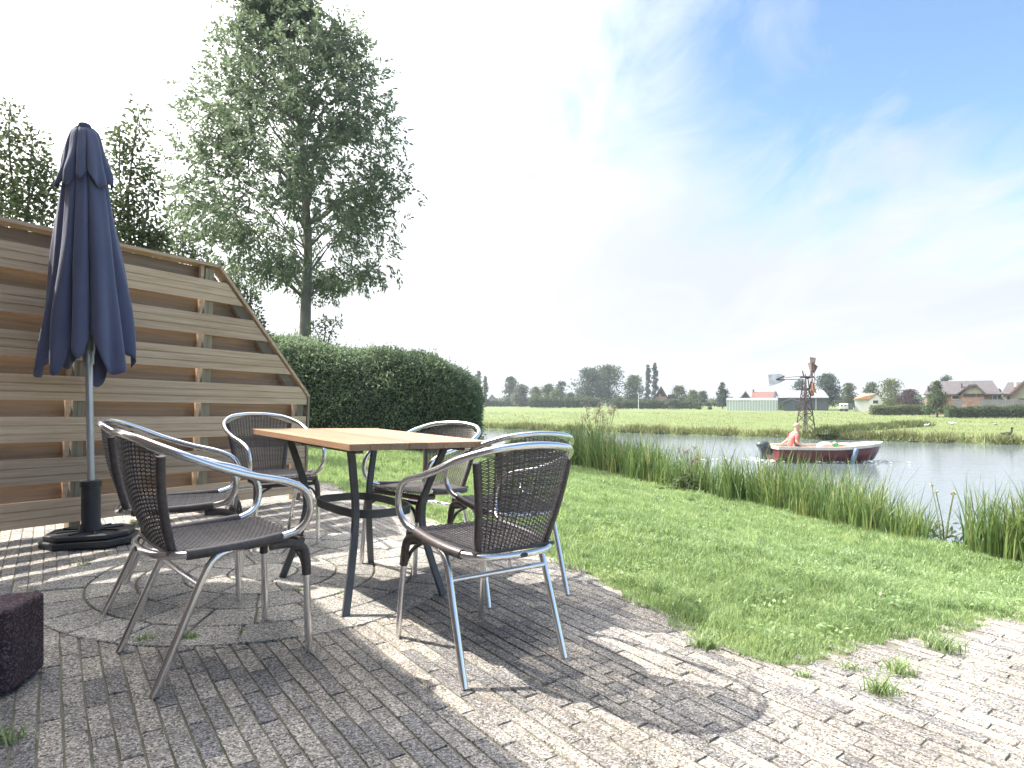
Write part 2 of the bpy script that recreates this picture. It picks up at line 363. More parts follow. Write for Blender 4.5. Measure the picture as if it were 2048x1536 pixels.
def axis(lo, hi, c0, c1, fine, grow=1.16):
    a = list(np.arange(c0, c1+1e-6, fine)); s_ = fine
    x = c1
    while x < hi: s_ *= grow; x += s_; a.append(x)
    s_ = fine; x = c0; pre = []
    while x > lo: s_ *= grow; x -= s_; pre.append(x)
    return np.array(pre[::-1] + a)
gx, gy = axis(-60, 12, -4.2, 5.0, .1), axis(-12, 55, 1.0, 13.5, .1)
X, Y = np.meshgrid(gx, gy); Zl = lawn_z(X, Y)
nx, ny = len(gx), len(gy); idx = np.arange(nx*ny).reshape(ny, nx)
quads = np.stack([idx[:-1,:-1], idx[:-1,1:], idx[1:,1:], idx[1:,:-1]], -1).reshape(-1, 4)
tag(link('lawn', mesh_np('lawn', np.stack([X, Y, Zl], -1).reshape(-1, 3), quads, M['soil'], smooth=True)), kind='structure')
# sand bed under the paving
pv = [(p[0], p[1], plane_z(p[0]) - 0.0055) for p in PATIO]
tag(link('patio', mesh('patio', pv, [list(range(len(pv)))], M['sand'])), kind='structure'); patio = bpy.data.objects['patio']
# canal water and far meadow
wv_ = [(-120, -40, WATER_Z), (160, -40, WATER_Z), (160, 120, WATER_Z), (-120, 120, WATER_Z)]
tag(link('water', mesh('water', wv_, [(0, 1, 2, 3)], M['water'])), kind='structure')
FB = np.array([(150., -56), (60., 2.5), (38, 16.0), (30, 21.2), (22, 26.7), (16, 30.6), (10., 34.8), (4, 38.8), (-.8, 42), (-8, 47), (-20, 55), (-60, 82), (-200, 176)])
def fb_y(x): return np.interp(x, FB[::-1, 0], FB[::-1, 1])
xs = np.concatenate([np.linspace(-1400, -60, 14)[:-1], np.linspace(-60, -6, 28)[:-1], np.linspace(-6, 40, 240)[:-1], np.linspace(40, 150, 30)[:-1], np.linspace(150, 2400, 14)])
offs = np.array([0, .12, .3, .6, 1.0, 1.6, 2.6, 4.5, 8, 14, 24, 40, 65, 110, 200, 500, 1400, 6000])
XX = np.repeat(xs[None], len(offs), 0); edge = np.where((xs > -60) & (xs < 60), fb_y(xs) + .25*np.sin(xs*1.9) + .2*np.sin(xs*4.3+1), fb_y(np.clip(xs, -200, 150)))
YY = edge[None] + offs[:, None]
ZZ = np.where(offs[:, None] < .9, WATER_Z - .25 + (MEADOW_Z - WATER_Z + .25)*sm(offs[:, None]/.75), MEADOW_Z) + .035*np.sin(XX*.9)*np.sin(YY*.55)*(offs[:, None] > 2)
ii = np.arange(XX.size).reshape(XX.shape); q = np.stack([ii[:-1,:-1], ii[:-1,1:], ii[1:,1:], ii[1:,:-1]], -1).reshape(-1, 4)
tag(link('meadow', mesh_np('meadow', np.stack([XX, YY, ZZ], -1).reshape(-1, 3), q, M['meadow'], smooth=True)), kind='structure')
gv = [(-7000, -3000, -1.7), (7000, -3000, -1.7), (7000, 8500, -1.7), (-7000, 8500, -1.7)]
tag(link('ground', mesh('ground', gv, [(0, 1, 2, 3)], M['soil'])), kind='structure')

# ---- paving: on-edge clinkers in stretcher rows parallel to the house, and a circle of blocks
CIRC, CR = (-1.30, 3.20), (0.0, 0.17, 0.37, 0.57, 0.77, 0.97)
ROW = np.array((0.602, -0.798)); PER = np.array((0.798, 0.602))
BW, BL, JT = 0.056, 0.205, 0.0045
def chamfer_box(hx, hy, top, ch, depth=.05):
    v = []
    for z, k in ((top, ch), (top-ch, 0), (top-depth, 0)):
        v += [(-hx+k, -hy+k, z), (hx-k, -hy+k, z), (hx-k, hy-k, z), (-hx+k, hy-k, z)]
    f = [(0, 1, 2, 3)] + [(4*i+4+k, 4*i+4+(k+1) % 4, 4*i+(k+1) % 4, 4*i+k) for i in (0, 1) for k in range(4)]
    return np.array(v), f
cells = []
for i in range(-60, 110):
    for j in range(-40, 45):
        c = PER*(i*BW) + ROW*((j + (0.5 if i % 2 else 0) + .13*math.sin(i*2.3))*BL)
        cells.append((c[0], c[1], i))
cells = np.array(cells)
cx_, cy_ = cells[:, 0], cells[:, 1]
keep = inside(PATIO, cx_, cy_) & (np.hypot(cx_-CIRC[0], cy_-CIRC[1]) > CR[-1]-.085) & (cy_ > .75) & (np.abs(cx_)/cy_ < 1.25) & (cx_ > -3.75 - .0*cy_)
keep &= ~((cx_ > -2.5) & (cx_ < -1.9) & (cy_ > 6.4))
cells = cells[keep]
vis = (np.abs(cells[:, 0]/cells[:, 1]) < .86) & (cells[:, 1] > 1.52)
order = np.argsort(np.where(vis, cells[:, 1], 1e6 + cells[:, 1])); 
ang = math.atan2(ROW[1], ROW[0])
bmesh_variants = []
for k in range(5):
    v, f = chamfer_box(BL/2-.0015-.001*rng.random(), BW/2-JT/2-.001*rng.random(), 0.0, .0018)
    v = v + rng.normal(0, .0009, v.shape); bmesh_variants.append(mesh('brick', v, f, M['brick']))
jv, jf = [], []
for n_, ci in enumerate(order):
    x, y, _ = cells[ci]; dz = rng.normal(0, .0009)-.001; a = ang + rng.normal(0, .008)
    p = tilt_pt(x, y, dz); qn = TQ @ Quaternion((0, 0, 1), a) @ Quaternion((1, 0, 0), rng.normal(0, .005)) @ Quaternion((0, 1, 0), rng.normal(0, .003))
    if n_ < 300:
        o = bpy.data.objects.new('brick', bmesh_variants[n_ % 5]); C.objects.link(o); o.parent = patio
        o.location = p; o.rotation_mode = 'QUATERNION'; o.rotation_quaternion = qn
    else:
        v, f = chamfer_box(BL/2-.0018, BW/2-JT/2-.0005, 0.0, .0018)
        R = np.array(qn.to_matrix()); off = 12*len(jv)
        jv.append(v @ R.T + np.array(p)); jf += [tuple(k+off for k in q_) for q_ in f]
o = link('brick_paving', mesh('brick_paving', np.concatenate(jv), jf, M['brick_far']), patio); o['kind'] = 'stuff'
circle = empty('paving_circle', tilt_pt(*CIRC)); tag(circle, kind='structure')
for ri in range(1, len(CR)):
    r0, r1 = CR[ri-1], CR[ri]; n = 1 if ri == 1 else max(5, round(2*math.pi*(r0+r1)/2/.20)); ph = rng.random()*6.28
    for k in range(n):
        a0, a1 = ph + 2*math.pi*k/n, ph + 2*math.pi*(k+1)/n; g_ = .0045; mb = MB(); m_ = 5 if n > 1 else 16
        def ring(r, z, sh):
            if n == 1: return [(r*math.cos(a0+(a1-a0)*i/16), r*math.sin(a0+(a1-a0)*i/16), z) for i in range(16)]
            return None
        dz = rng.normal(0, .001); tx_, ty_ = rng.normal(0, .006, 2)
        if n == 1:
            top = ring(r1-.008, 0, 0); mid = ring(r1-.004, -.004, 0); bot = ring(r1-.004, -.05, 0)
            v = top+mid+bot; f = [list(range(16))] + [(16*(i+1)+j, 16*(i+1)+(j+1) % 16, 16*i+(j+1) % 16, 16*i+j) for i in (0, 1) for j in range(16)]
        else:
            v = []
            for z, sh in ((0, .004), (-.004, 0), (-.05, 0)):
                ri_, ro_ = r0+g_+sh, r1-g_-sh
                d0, d1 = (g_+sh)/max(r0, .1), (g_+sh)/r1
                v += [(ro_*math.cos(a0+d1+(a1-a0-2*d1)*i/3), ro_*math.sin(a0+d1+(a1-a0-2*d1)*i/3), z) for i in range(4)]
                v += [(ri_*math.cos(a1-d0-(a1-a0-2*d0)*i/3), ri_*math.sin(a1-d0-(a1-a0-2*d0)*i/3), z) for i in range(4)]
            f = [list(range(8))] + [(8*(i+1)+j, 8*(i+1)+(j+1) % 8, 8*i+(j+1) % 8, 8*i+j) for i in (0, 1) for j in range(8)]
        cxm = sum(p[0] for p in v)/len(v); cym = sum(p[1] for p in v)/len(v)
        v = [(p[0]-cxm, p[1]-cym, p[2]+tx_*(p[0]-cxm)+ty_*(p[1]-cym)) for p in v]
        o = link('paver', mesh('paver', v, f, M['cobble']), circle); pp = TQ @ Vector((cxm, cym, dz+.005)); o.location = pp; o.rotation_mode = 'QUATERNION'; o.rotation_quaternion = TQ
# infill bed is the patio sand

# ---- lawn grass
def blades(x, y, z, h, w, lean, seg2, rnd_, az=None):
    n = len(x); az = rng.random(n)*6.283 if az is None else az; la = rng.random(n)*6.283
    dx, dy = np.cos(az)*w/2, np.sin(az)*w/2; lx, ly = np.cos(la)*lean*h, np.sin(la)*lean*h
    P0 = np.stack([x-dx, y-dy, z], 1); P1 = np.stack([x+dx, y+dy, z], 1)
    if not seg2:
        P2 = np.stack([x+lx, y+ly, z+h*np.sqrt(np.maximum(1-lean**2, .1))], 1)
        v = np.stack([P0, P1, P2], 1).reshape(-1, 3); f = np.arange(3*n).reshape(-1, 3); return v, f, np.repeat(rnd_, 3)
    mx_, my_, mz_ = x+lx*.35, y+ly*.35, z+h*.58
    Q0 = np.stack([mx_-dx*.8, my_-dy*.8, mz_], 1); Q1 = np.stack([mx_+dx*.8, my_+dy*.8, mz_], 1)
    P2 = np.stack([x+lx, y+ly, z+h*np.sqrt(np.maximum(1-lean**2, .1))], 1)
    v = np.stack([P0, P1, Q0, Q1, P2], 1).reshape(-1, 3); b = np.arange(n)[:, None]*5
    f = np.concatenate([b+np.array([[0, 1, 3]]), b+np.array([[0, 3, 2]]), b+np.array([[2, 3, 4]])], 1).reshape(-1, 3)
    return v, f, np.repeat(rnd_, 5)
def merge(parts):
    V, Fc, R_ = [], [], []; o = 0
    for v, f, r in parts: V.append(v); Fc.append(f+o); R_.append(r); o += len(v)
    return np.concatenate(V), np.concatenate(Fc), np.concatenate(R_)
HEDGE_FRONT = 10.7
def vnoise(x, y, s): return (np.sin(x*s*1.0+y*s*.7+1)+np.sin(x*s*.5-y*s*1.3+2)+np.sin(x*s*1.9+y*s*1.6)+np.sin(-x*s*1.4+y*s*2.3+4))/4
def lawn_pts(n, d0, d1, t0=-.66, t1=1.02):
    d = d0*np.exp(rng.random(n)*math.log(d1/d0)); tt = t0 + (t1-t0)*rng.random(n); x, y = d*tt, d
    ins = inside(PATIO, x, y); dp = dist_poly(PATIO, x, y); b = bank_dist(x, y)
    edge = .03 + .07*np.maximum(vnoise(x, y, 7), -.3) + .05*np.maximum(vnoise(x, y, 23), 0)
    thin = rng.random(n)
    ok = (~ins & (thin < .25+dp/.12)) | (ins & (dp < edge) & (thin < .8))
    ok &= (b > -.35) & (y < HEDGE_FRONT+1.5) & ~((x < -2.05) & (y < 6.4))
    return x[ok], y[ok], dp[ok], ins[ok]
parts = []
x, y, dp, ins = lawn_pts(300000, 2.15, 5.0); z = np.maximum(lawn_z(x, y), np.where(ins, plane_z(x)-.01, -9))
tuft = vnoise(x, y, 5.5)+.6*vnoise(x, y, 13)
h = (.028+.028*rng.random(len(x)))*(1+.6*np.clip(tuft, -.8, 1.5))*np.clip(.55+dp/.25, .5, 1); w = .0023*y/2.2*(.8+.6*rng.random(len(x)))
parts.append(blades(x, y, z, h, w, .25+.6*rng.random(len(x)), True, np.clip(rng.random(len(x))*.75+.18*tuft*-1+.12, 0, 1)))
x, y, dp, ins = lawn_pts(300000, 5.0, 13.2, -.5, .8); z = lawn_z(x, y)
tuft = vnoise(x, y, 4)+.6*vnoise(x, y, 9)
h = (.035+.03*rng.random(len(x)))*(1+.4*np.clip(tuft, -.7, 1.4)); w = .0026*y/2.2*(.8+.6*rng.random(len(x)))
parts.append(blades(x, y, z, h, w, .2+.6*rng.random(len(x)), False, np.clip(rng.random(len(x))*.75-.15*tuft+.12, 0, 1)))
nt = 900; cx0, cy0, dp, ins = lawn_pts(nt*3, 2.3, 9.5, -.3, .9); kk = dp > .12; cx0, cy0 = cx0[kk][:nt], cy0[kk][:nt]; k = np.repeat(np.arange(len(cx0)), 26)   # coarser clumps in the lawn
x, y = cx0[k]+rng.normal(0, .022, len(k)), cy0[k]+rng.normal(0, .022, len(k)); z = lawn_z(x, y); tone = rng.random(len(cx0))[k]
parts.append(blades(x, y, z, .05+.045*rng.random(len(k)), .0030*y/2.2, .35+.6*rng.random(len(k)), True, np.clip(.5*tone+.3*rng.random(len(k))-.1, 0, 1)))
v, f, r = merge(parts)
tag(link('lawn_grass', mesh_np('lawn_grass', v, f, M['grass'], r)), 'short sunlit mown grass between the terrace and the reeds', 'grass', kind='stuff')

# ---- reeds along the near bank
def blade_strips(base, h, w, lean_dir, lean, n_seg, rnd_, droop=.0):
    n = len(h); az = rng.random(n)*6.283; dx, dy = np.cos(az), np.sin(az); V = []
    for k in range(n_seg+1):
        t_ = k/n_seg; wid = w*(1-t_**2.2)*.5 if k else w*.4
        off = lean*h*t_**2; zz = h*t_*np.sqrt(np.maximum(1-.5*lean**2*t_, .2)) - droop*h*np.maximum(t_-.6, 0)**2
        px = base[:, 0]+np.cos(lean_dir)*off; py = base[:, 1]+np.sin(lean_dir)*off; pz = base[:, 2]+zz
        V += [np.stack([px-dx*wid, py-dy*wid, pz], 1), np.stack([px+dx*wid, py+dy*wid, pz], 1)]
    V = np.stack(V, 1); m_ = 2*(n_seg+1); b = np.arange(n)[:, None]*m_; fs = []
    for k in range(n_seg): fs += [b+np.array([[2*k, 2*k+1, 2*k+3]]), b+np.array([[2*k, 2*k+3, 2*k+2]])]
    return V.reshape(-1, 3), np.concatenate(fs, 1).reshape(-1, 3), np.repeat(rnd_, m_)
def along_crest(s_):
    seg = np.hypot(*(np.diff(CREST, axis=0).T)); cum = np.concatenate([[0], np.cumsum(seg)])
    x_ = np.interp(s_, cum, CREST[:, 0]); y_ = np.interp(s_, cum, CREST[:, 1])
    k = np.clip(np.searchsorted(cum, s_)-1, 0, len(seg)-1); e = np.diff(CREST, axis=0)[k]/seg[k][:, None]
    return x_, y_, np.stack([e[:, 1], -e[:, 0]], 1)        # normal towards the water
L_at = {}
seg_ = np.hypot(*(np.diff(CREST, axis=0).T)); cum_ = np.concatenate([[0], np.cumsum(seg_)])
def crest_s(px):                                            # arc length where the crest shows at photo x
    s_ = np.linspace(0, cum_[-1], 4000); x_, y_, _ = along_crest(s_); return s_[np.argmin(np.abs(1024+F_PX*x_/np.maximum(y_, .1)-px) + (y_ < .5)*1e6)]
s_gap0, s_gap1, s_r, s_l = crest_s(1925), crest_s(1850), crest_s(2250), crest_s(1010)
rp = []
def reed_zone(s0, s1, n, hmean, off0, off1, wid=.011, dry=.12):
    ncl = max(3, n//22); sc = s0+(s1-s0)*rng.random(ncl); oc = off0+(off1-off0)*rng.random(ncl); hc = hmean*(.72+.45*rng.random(ncl))
    k = rng.integers(0, ncl, n); s_ = sc[k]+rng.normal(0, .08, n); of = oc[k]+rng.normal(0, .07, n)
    x_, y_, nn = along_crest(s_); x_ += nn[:, 0]*of; y_ += nn[:, 1]*of
    z_ = np.maximum(lawn_z(x_, y_), WATER_Z-.15)-.02
    kp = 1024+F_PX*x_/np.maximum(y_, .5); gone = (kp > 1856) & (kp < 1924) & (y_ < 7.5); hh = np.where(gone, .02, hc[k]*(.35+.75*rng.random(n)**.8)); tot = np.where(gone, .12, np.maximum(hh + (CREST_Z-z_)*.85, .15))
    ln = np.where(rng.random(n) < .12, .5+.4*rng.random(n), .06+.28*rng.random(n))
    r_ = np.where(rng.random(n) < dry, .9+.1*rng.random(n), rng.random(n)*.78)
    rp.append(blade_strips(np.stack([x_, y_, z_], 1), tot, wid*(.6+.7*rng.random(n)), rng.random(n)*6.283, ln, 4, r_, .15))
reed_zone(s_gap1, crest_s(1740), 800, .36, .0, .8, .012, .25)
reed_zone(crest_s(1740), crest_s(1580), 1200, .52, .05, 1.2, .014, .2)
reed_zone(crest_s(1600), crest_s(1450), 1500, .74, .05, 1.3, .016)
reed_zone(crest_s(1450), crest_s(1310), 1100, .55, .0, 1.2, .017)
reed_zone(crest_s(1310), crest_s(1180), 1600, .78, .0, 1.2, .019)
reed_zone(crest_s(1200), crest_s(1100), 1500, .92, .0, 1.2, .021)
reed_zone(crest_s(1110), s_l, 1500, .65, .0, 1.4, .026)
reed_zone(crest_s(2140), s_gap0-.05, 1500, .62, -.05, .9, .014, .2)
reed_zone(crest_s(2300), crest_s(2100), 1000, .72, -.05, .9, .014, .2)
v, f, r = merge(rp)
tag(link('reed_bed', mesh_np('reed_bed', v, f, M['reed'], r)), 'tall green reeds and sedge along the near water edge', 'reeds', kind='stuff')

# rough grass on the far bank and in the ditch
nb = 26000; bx = -8+50*rng.random(nb); by = np.interp(bx, xs, edge)+np.abs(rng.normal(.35, .45, nb)); bz = MEADOW_Z-.12+np.zeros(nb)
cl2 = (vnoise(bx, by, 1.3)+.6*vnoise(bx, by, 3.7))
keep = rng.random(nb) < .55+.4*cl2
bx, by, bz, cl2 = bx[keep], by[keep], bz[keep], cl2[keep]
p1 = blades(bx, by, bz-.12*(np.interp(bx, xs, edge)+.3 > by), (.22+.2*rng.random(len(bx)))*(1+.5*np.clip(cl2, -.6, 1.5)), .03+.03*rng.random(len(bx)), .15+.6*rng.random(len(bx)), False, np.clip(rng.random(len(bx))+.1, 0, 1))
nd = 9000; t_ = rng.random(nd); a_, b_ = at(1640, 876, 30.5), at(1850, 851, 41)
dx_ = a_.x+(b_.x-a_.x)*t_+rng.normal(0, .2, nd); dy_ = a_.y+(b_.y-a_.y)*t_+rng.normal(0, .25, nd)
p2 = blades(dx_, dy_, np.full(nd, MEADOW_Z-.02), (.22+.25*rng.random(nd))*(1+.5*vnoise(dx_, dy_, 1.5)), .04+.03*rng.random(nd), .2+.5*rng.random(nd), False, rng.random(nd)*.55)
nm = 60000; dd = 28*np.exp(rng.random(nm)*math.log(95/28)); tx_ = -.06+.94*rng.random(nm); mx_, my_ = dd*tx_, dd
ok = (my_ > np.interp(mx_, xs, edge)+.6) & (rng.random(nm) < .25+.75*np.clip(vnoise(mx_, my_, .9)+.4*vnoise(mx_, my_, 2.1), 0, 1)); mx_, my_ = mx_[ok], my_[ok]
p3 = blades(mx_, my_, np.full(len(mx_), MEADOW_Z-.02), .07+.10*rng.random(len(mx_)), .0009*my_*(.7+.6*rng.random(len(mx_))), .2+.6*rng.random(len(mx_)), False, .45+.55*rng.random(len(mx_)))
v, f, r = merge([p1, p2, p3])
tag(link('meadow_grass', mesh_np('meadow_grass', v, f, M['bankgrass'], r)), 'rough tufted grass along the far bank and over the meadow', 'grass', kind='stuff')

# ------------------------------------------------------------------ fence
FE = Vector((0.54, 0.842, 0)); FO = Vector((-2.89, 4.02, 0))
fence = empty('garden_fence', tilt_pt(FO.x, FO.y), math.atan2(FE.y, FE.x), True)
tag(fence, 'brown wooden louvred privacy fence with sloping right end behind the parasol', 'fence')
ft0, ftm, ft1 = -1.15, 0.90, 1.80
Z = lambda z: z - .075                                       # fence local z from world z; local x along fence, local -y faces the terrace
TOPZ, ENDZ, BOTZ = 1.900, 0.915, 0.115
def tend(z): return ftm + (ft1-ftm)*(TOPZ-z)/(TOPZ-ENDZ) if z > ENDZ else ft1
def board(zc, hgt, y0, y1, name, mat, grooves):
    zl, zh = zc-hgt/2, min(zc+hgt/2, TOPZ-.01)
    mb = MB()
    # vertical profile (front at y0), grooves sink 6 mm
    zs = [zl]
    prof = [(y1, zl), (y0, zl)]
    for gz in grooves:
        g0 = zl+(zh-zl)*gz; prof += [(y0, g0-.004), (y0+.007, g0-.002), (y0+.007, g0+.002), (y0, g0+.004)]
    prof += [(y0, zh), (y1, zh)]; n = len(prof)
    v = [(ft0, p[0], p[1]) for p in prof] + [(tend(p[1])-.012, p[0], p[1]) for p in prof]
    f = [list(range(n)), list(range(n, 2*n))[::-1]] + [(i, n+i, n+(i+1) % n, (i+1) % n) for i in range(n)]
    mb.add(v, f); o = mb.build(name, mat, fence); return o
PITCH = .262
for k in range(7): board(Z(1.785-PITCH*k), .157, -.062, -.040, 'board', M['fence'], (.33, .66))
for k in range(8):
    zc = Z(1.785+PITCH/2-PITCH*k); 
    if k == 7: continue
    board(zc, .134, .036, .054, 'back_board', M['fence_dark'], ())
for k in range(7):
    pass
for tx_ in (-1.08, 0.0, ftm-.04, ft1-.06):
    top = min(TOPZ-.02, Z(3) if tx_ < ftm else TOPZ-.02)
    if tx_ > ftm: top = ENDZ-.02
    mb = MB(); mb.box((tx_-.034, -.036, -.05), (tx_+.034, .034, top)); mb.box((tx_-.006, -.0385, -.05), (tx_+.006, -.0365, top)); mb.build('post', M['post'], fence)
    for k in range(8):                                      # batten bits beside each post, shaped as pale triangles of sunlight
        zt = Z(1.785+PITCH/2-PITCH*k); 
        if zt > top-.02 or zt < BOTZ: continue
        mb = MB(); mb.prism([(0, .055), (.030, .055), (.030, -.02), (.022, -.055), (.006, -.055)], -.034, -.010, lambda a, b, c, X0=tx_-.075, Z0=zt: (X0+a, c, Z0+b)); mb.build('sunlit_batten', M['fence'], fence)
mb = MB(); mb.box((ft0, -.072, TOPZ-.002), (ftm+.03, .060, TOPZ+.020)); mb.build('cap_rail', M['fence'], fence)
mb = MB(); mb.bar((ftm+.02, -.012, TOPZ+.012), (ft1+.012, -.012, ENDZ+.005), .12, .022, (0, 0, 1)); mb.build('sloping_cap', M['fence'], fence)
mb = MB(); mb.bar((ftm+.06, -.008, TOPZ-.11), (ft1-.02, -.008, ENDZ-.07), .05, .07, (0, 0, 1)); mb.build('brace', M['fence_dark'], fence)
mb = MB(); mb.box((ft1-.004, -.070, BOTZ-.10), (ft1+.018, .060, ENDZ-.003)); mb.build('end_trim', M['post'], fence)

# ------------------------------------------------------------------ table
TH = 2.3017; tab = empty('garden_table', tilt_pt(-0.7514, 3.0271), TH, True)
tag(tab, 'square-cornered wooden plank table on curved dark metal legs, chairs around it', 'table')
TA, TB, TZ = .5417, .3612, .75
npl = 8; pw = 2*TB/npl
for k in range(npl):
    y0 = -TB+k*pw; o = MB().box((-TA-.002*rng.random(), y0+.0006, TZ-.027), (TA+.002*rng.random(), y0+pw-.0006, TZ+.0006*rng.random())).build('plank', M['plank'], tab); bevel(o, .0018, 2)
MB().box((-TA+.10, -TB+.08, TZ-.048), (TA-.10, -TB+.115, TZ-.0275)).box((-TA+.10, TB-.115, TZ-.048), (TA-.10, TB-.08, TZ-.0275)).build('under_frame', M['iron'], tab)
for sx in (-1, 1):
    for sy in (-1, 1):
        P = spline([(sx*.335, sy*.250, TZ-.029), (sx*.300, sy*.215, .60), (sx*.262, sy*.178, .44), (sx*.272, sy*.186, .28), (sx*.348, sy*.252, .0)], 7)
        mb = MB().flat(P, .018, .034, up=(sx*.0, sy*1.0, .0)); bevel(mb.build('leg', M['iron'], tab, True), .004)
ringp = []
for k in range(48):
    a = 2*math.pi*k/48; c, s_ = math.cos(a), math.sin(a); e = 3.4
    ringp.append((.255*math.copysign(abs(c)**(2/e), c), .170*math.copysign(abs(s_)**(2/e), s_), .405))
MB().flat(ringp, .008, .038, True).build('ring_stretcher', M['iron'], tab, True)

# ------------------------------------------------------------------ chairs
def arch_pt(u):                                             # top arch of the backrest
    x = .205*u; return Vector((x, -.294+.066*u*u*abs(u)**.5, .792-.052*u*u))
half = [(.200, .165, .437), (.214, .215, .455), (.226, .246, .495), (.233, .250, .550), (.238, .222, .602), (.246, .150, .636), (.258, .03, .664), (.262, -.085, .700), (.243, -.186, .742), (.175, -.262, .776), (.085, -.290, .790), (0, -.296, .794)]
armP = spline(half + [(-x, y, z) for x, y, z in half[-2::-1]], 7)
railh = [(.200, .165, .437), (.204, .06, .427), (.204, -.06, .420), (.190, -.150, .415), (.140, -.205, .412), (.06, -.226, .411), (0, -.229, .411)]
railP = spline(railh + [(-x, y, z) for x, y, z in railh[-2::-1]], 7)
CM = {}
CM['arm_frame'] = MB().tube(armP, .0128, 12).mesh('arm_frame', M['alu'], True)
CM['seat_frame'] = MB().tube(railP, .0122, 12).mesh('seat_frame', M['alu'], True)
def side_wrap(s_):
    P = spline([(s_*.200, .163, .437), (s_*.204, .06, .427), (s_*.204, -.06, .420), (s_*.192, -.143, .4155)], 20); return MB().tube(P, [.0172+.0011*(i % 2) for i in range(len(P))], 10).mesh('seat_wrap', M['wrap'], True)
CM['wrapL'], CM['wrapR'] = side_wrap(-1), side_wrap(1)
def front_leg(s_):
    P = spline([(s_*.197, .280, 0), (s_*.194, .270, .18), (s_*.192, .262, .315)], 6); return MB().tube(P, .0125, 12).mesh('front_leg', M['alu'], True)
def front_sleeve(s_):
    P = spline([(s_*.1925, .2645, .285), (s_*.191, .260, .34), (s_*.188, .246, .385), (s_*.184, .200, .404), (s_*.182, .13, .405)], 9)
    return MB().tube(P, [.0158+.0010*(i % 2) for i in range(len(P))], 10).mesh('leg_wrap', M['wrap'], True)
def rear_leg(s_):
    P = spline([(s_*.220, -.229, 0), (s_*.2155, -.140, .23), (s_*.212, -.094, .345), (s_*.211, -.062, .395), (s_*.209, -.02, .414), (s_*.207, .03, .420)], 7); return MB().tube(P, .0125, 12).mesh('rear_leg', M['alu'], True)
def bracket(s_):
    P = spline([(s_*.186, .262, .295), (s_*.155, .258, .345), (s_*.10, .252, .372)], 6); return MB().flat(P, .010, .014, up=(0, 1, 0)).mesh('bracket', M['black'])
for s_, n_ in ((-1, 'L'), (1, 'R')):
    CM['fl'+n_], CM['fs'+n_], CM['rl'+n_], CM['br'+n_] = front_leg(s_), front_sleeve(s_), rear_leg(s_), bracket(s_)
CM['rail'] = MB().tube([(-.185, .240, .378), (.185, .240, .378)], .011, 8).mesh('front_rail', M['black'], True)
CM['stretch'] = MB().tube(spline([(-.213, -.106, .32), (0, -.112, .322), (.213, -.106, .32)], 4), .0100, 10).mesh('stretcher', M['alu'], True)
def back_pt(u, v):
    top = arch_pt(u); top.z -= .006; bot = Vector((.150*u, -.196+.022*u*u, .428))
    p = bot.lerp(top, v); p.y -= .020*math.sin(math.pi*v)*(1-.5*u*u); return p
def seat_pt(u, v):                                          # v 0 rear .. 1 front, rolls over the front edge
    y = -.185+.415*min(v, .93)/.93; x = (.178+.016*min(v, 1))*u
    z = .424+.012*v-.016*(1-u*u)*math.sin(math.pi*min(v, 1))
    if v > .93: a = (v-.93)/.07*1.9; y = .230+.022*math.sin(a); z -= .022*(1-math.cos(a))
    return Vector((x, y, z))
def weave(pt, nu, nv, ws, wf, amp, segs):                    # stakes along v, strands along u going over and under
    mb = MB(); e = 1e-3
    def nrm(u, v):
        du = pt(min(u+e, 1), v)-pt(max(u-e, -1), v); dv = pt(u, min(v+e, 1))-pt(u, max(v-e, 0)); n = du.cross(dv); n.normalize(); return n, du.normalized(), dv.normalized()
    for i in range(nu):
        u = -1+2*(i+.5)/nu; vs, fs = [], []
        for k in range(segs+1):
            v = k/segs; n, du, dv = nrm(u, v); p = pt(u, v); vs += [p-du*ws/2, p+n*ws*.22, p+du*ws/2, p-n*ws*.22]
        for k in range(segs):
            for q_ in range(4): fs.append((4*k+q_, 4*k+(q_+1) % 4, 4*k+4+(q_+1) % 4, 4*k+4+q_))
        mb.add(vs, fs)
    for j in range(nv):
        v = (j+.5)/nv; vs, fs = [], []; m_ = nu*2
        for k in range(m_+1):
            u = -1+2*k/m_; n, du, dv = nrm(u, v); s_ = math.sin(math.pi*(k/2+j)) if False else (1 if ((k//2)+j) % 2 else -1)*(abs(math.sin(math.pi*k/2))); p = pt(u, v)+n*amp*s_
            vs += [p-dv*wf/2, p+n*wf*.35, p+dv*wf/2, p-n*wf*.35]
        for k in range(m_):
            for q_ in range(4): fs.append((4*k+q_, 4*k+(q_+1) % 4, 4*k+4+(q_+1) % 4, 4*k+4+q_))
        mb.add(vs, fs)
    return mb
CM['back'] = weave(back_pt, 20, 52, .0060, .0044, .0034, 14).mesh('backrest', M['wicker'])
CM['seat'] = weave(seat_pt, 22, 50, .0068, .0054, .0034, 16).mesh('seat', M['wicker'])
def back_edge(s_):
    P = [back_pt(s_*1.0, v) for v in np.linspace(-.03, 1.0, 60)]; return MB().tube(P, [.0135+.0010*(i % 2) for i in range(60)], 10).mesh('back_post', M['wrap'], True)
CM['beL'], CM['beR'] = back_edge(-1), back_edge(1)
P = [seat_pt(u, 1.0)+Vector((0, -.012, .004)) for u in np.linspace(-1, 1, 50)]
CM['fw'] = MB().tube(P, [.0135+.0009*(i % 2) for i in range(50)], 8).mesh('seat_front_wrap', M['wrap'], True)
P = [seat_pt(u, 0.0)+Vector((0, -.004, -.002)) for u in np.linspace(-1, 1, 30)]
CM['rw'] = MB().tube(P, .008, 8).mesh('seat_rear_wrap', M['wrap'], True)
bd = MB(); bd.prism([(.016*math.cos(a), .0085*math.sin(a)) for a in np.linspace(0, 6.283, 19)[:-1]], 0, .003, lambda a, b, c: (a, -.2395-c, .411+b)); CM['badge'] = bd.mesh('badge', M['black'])
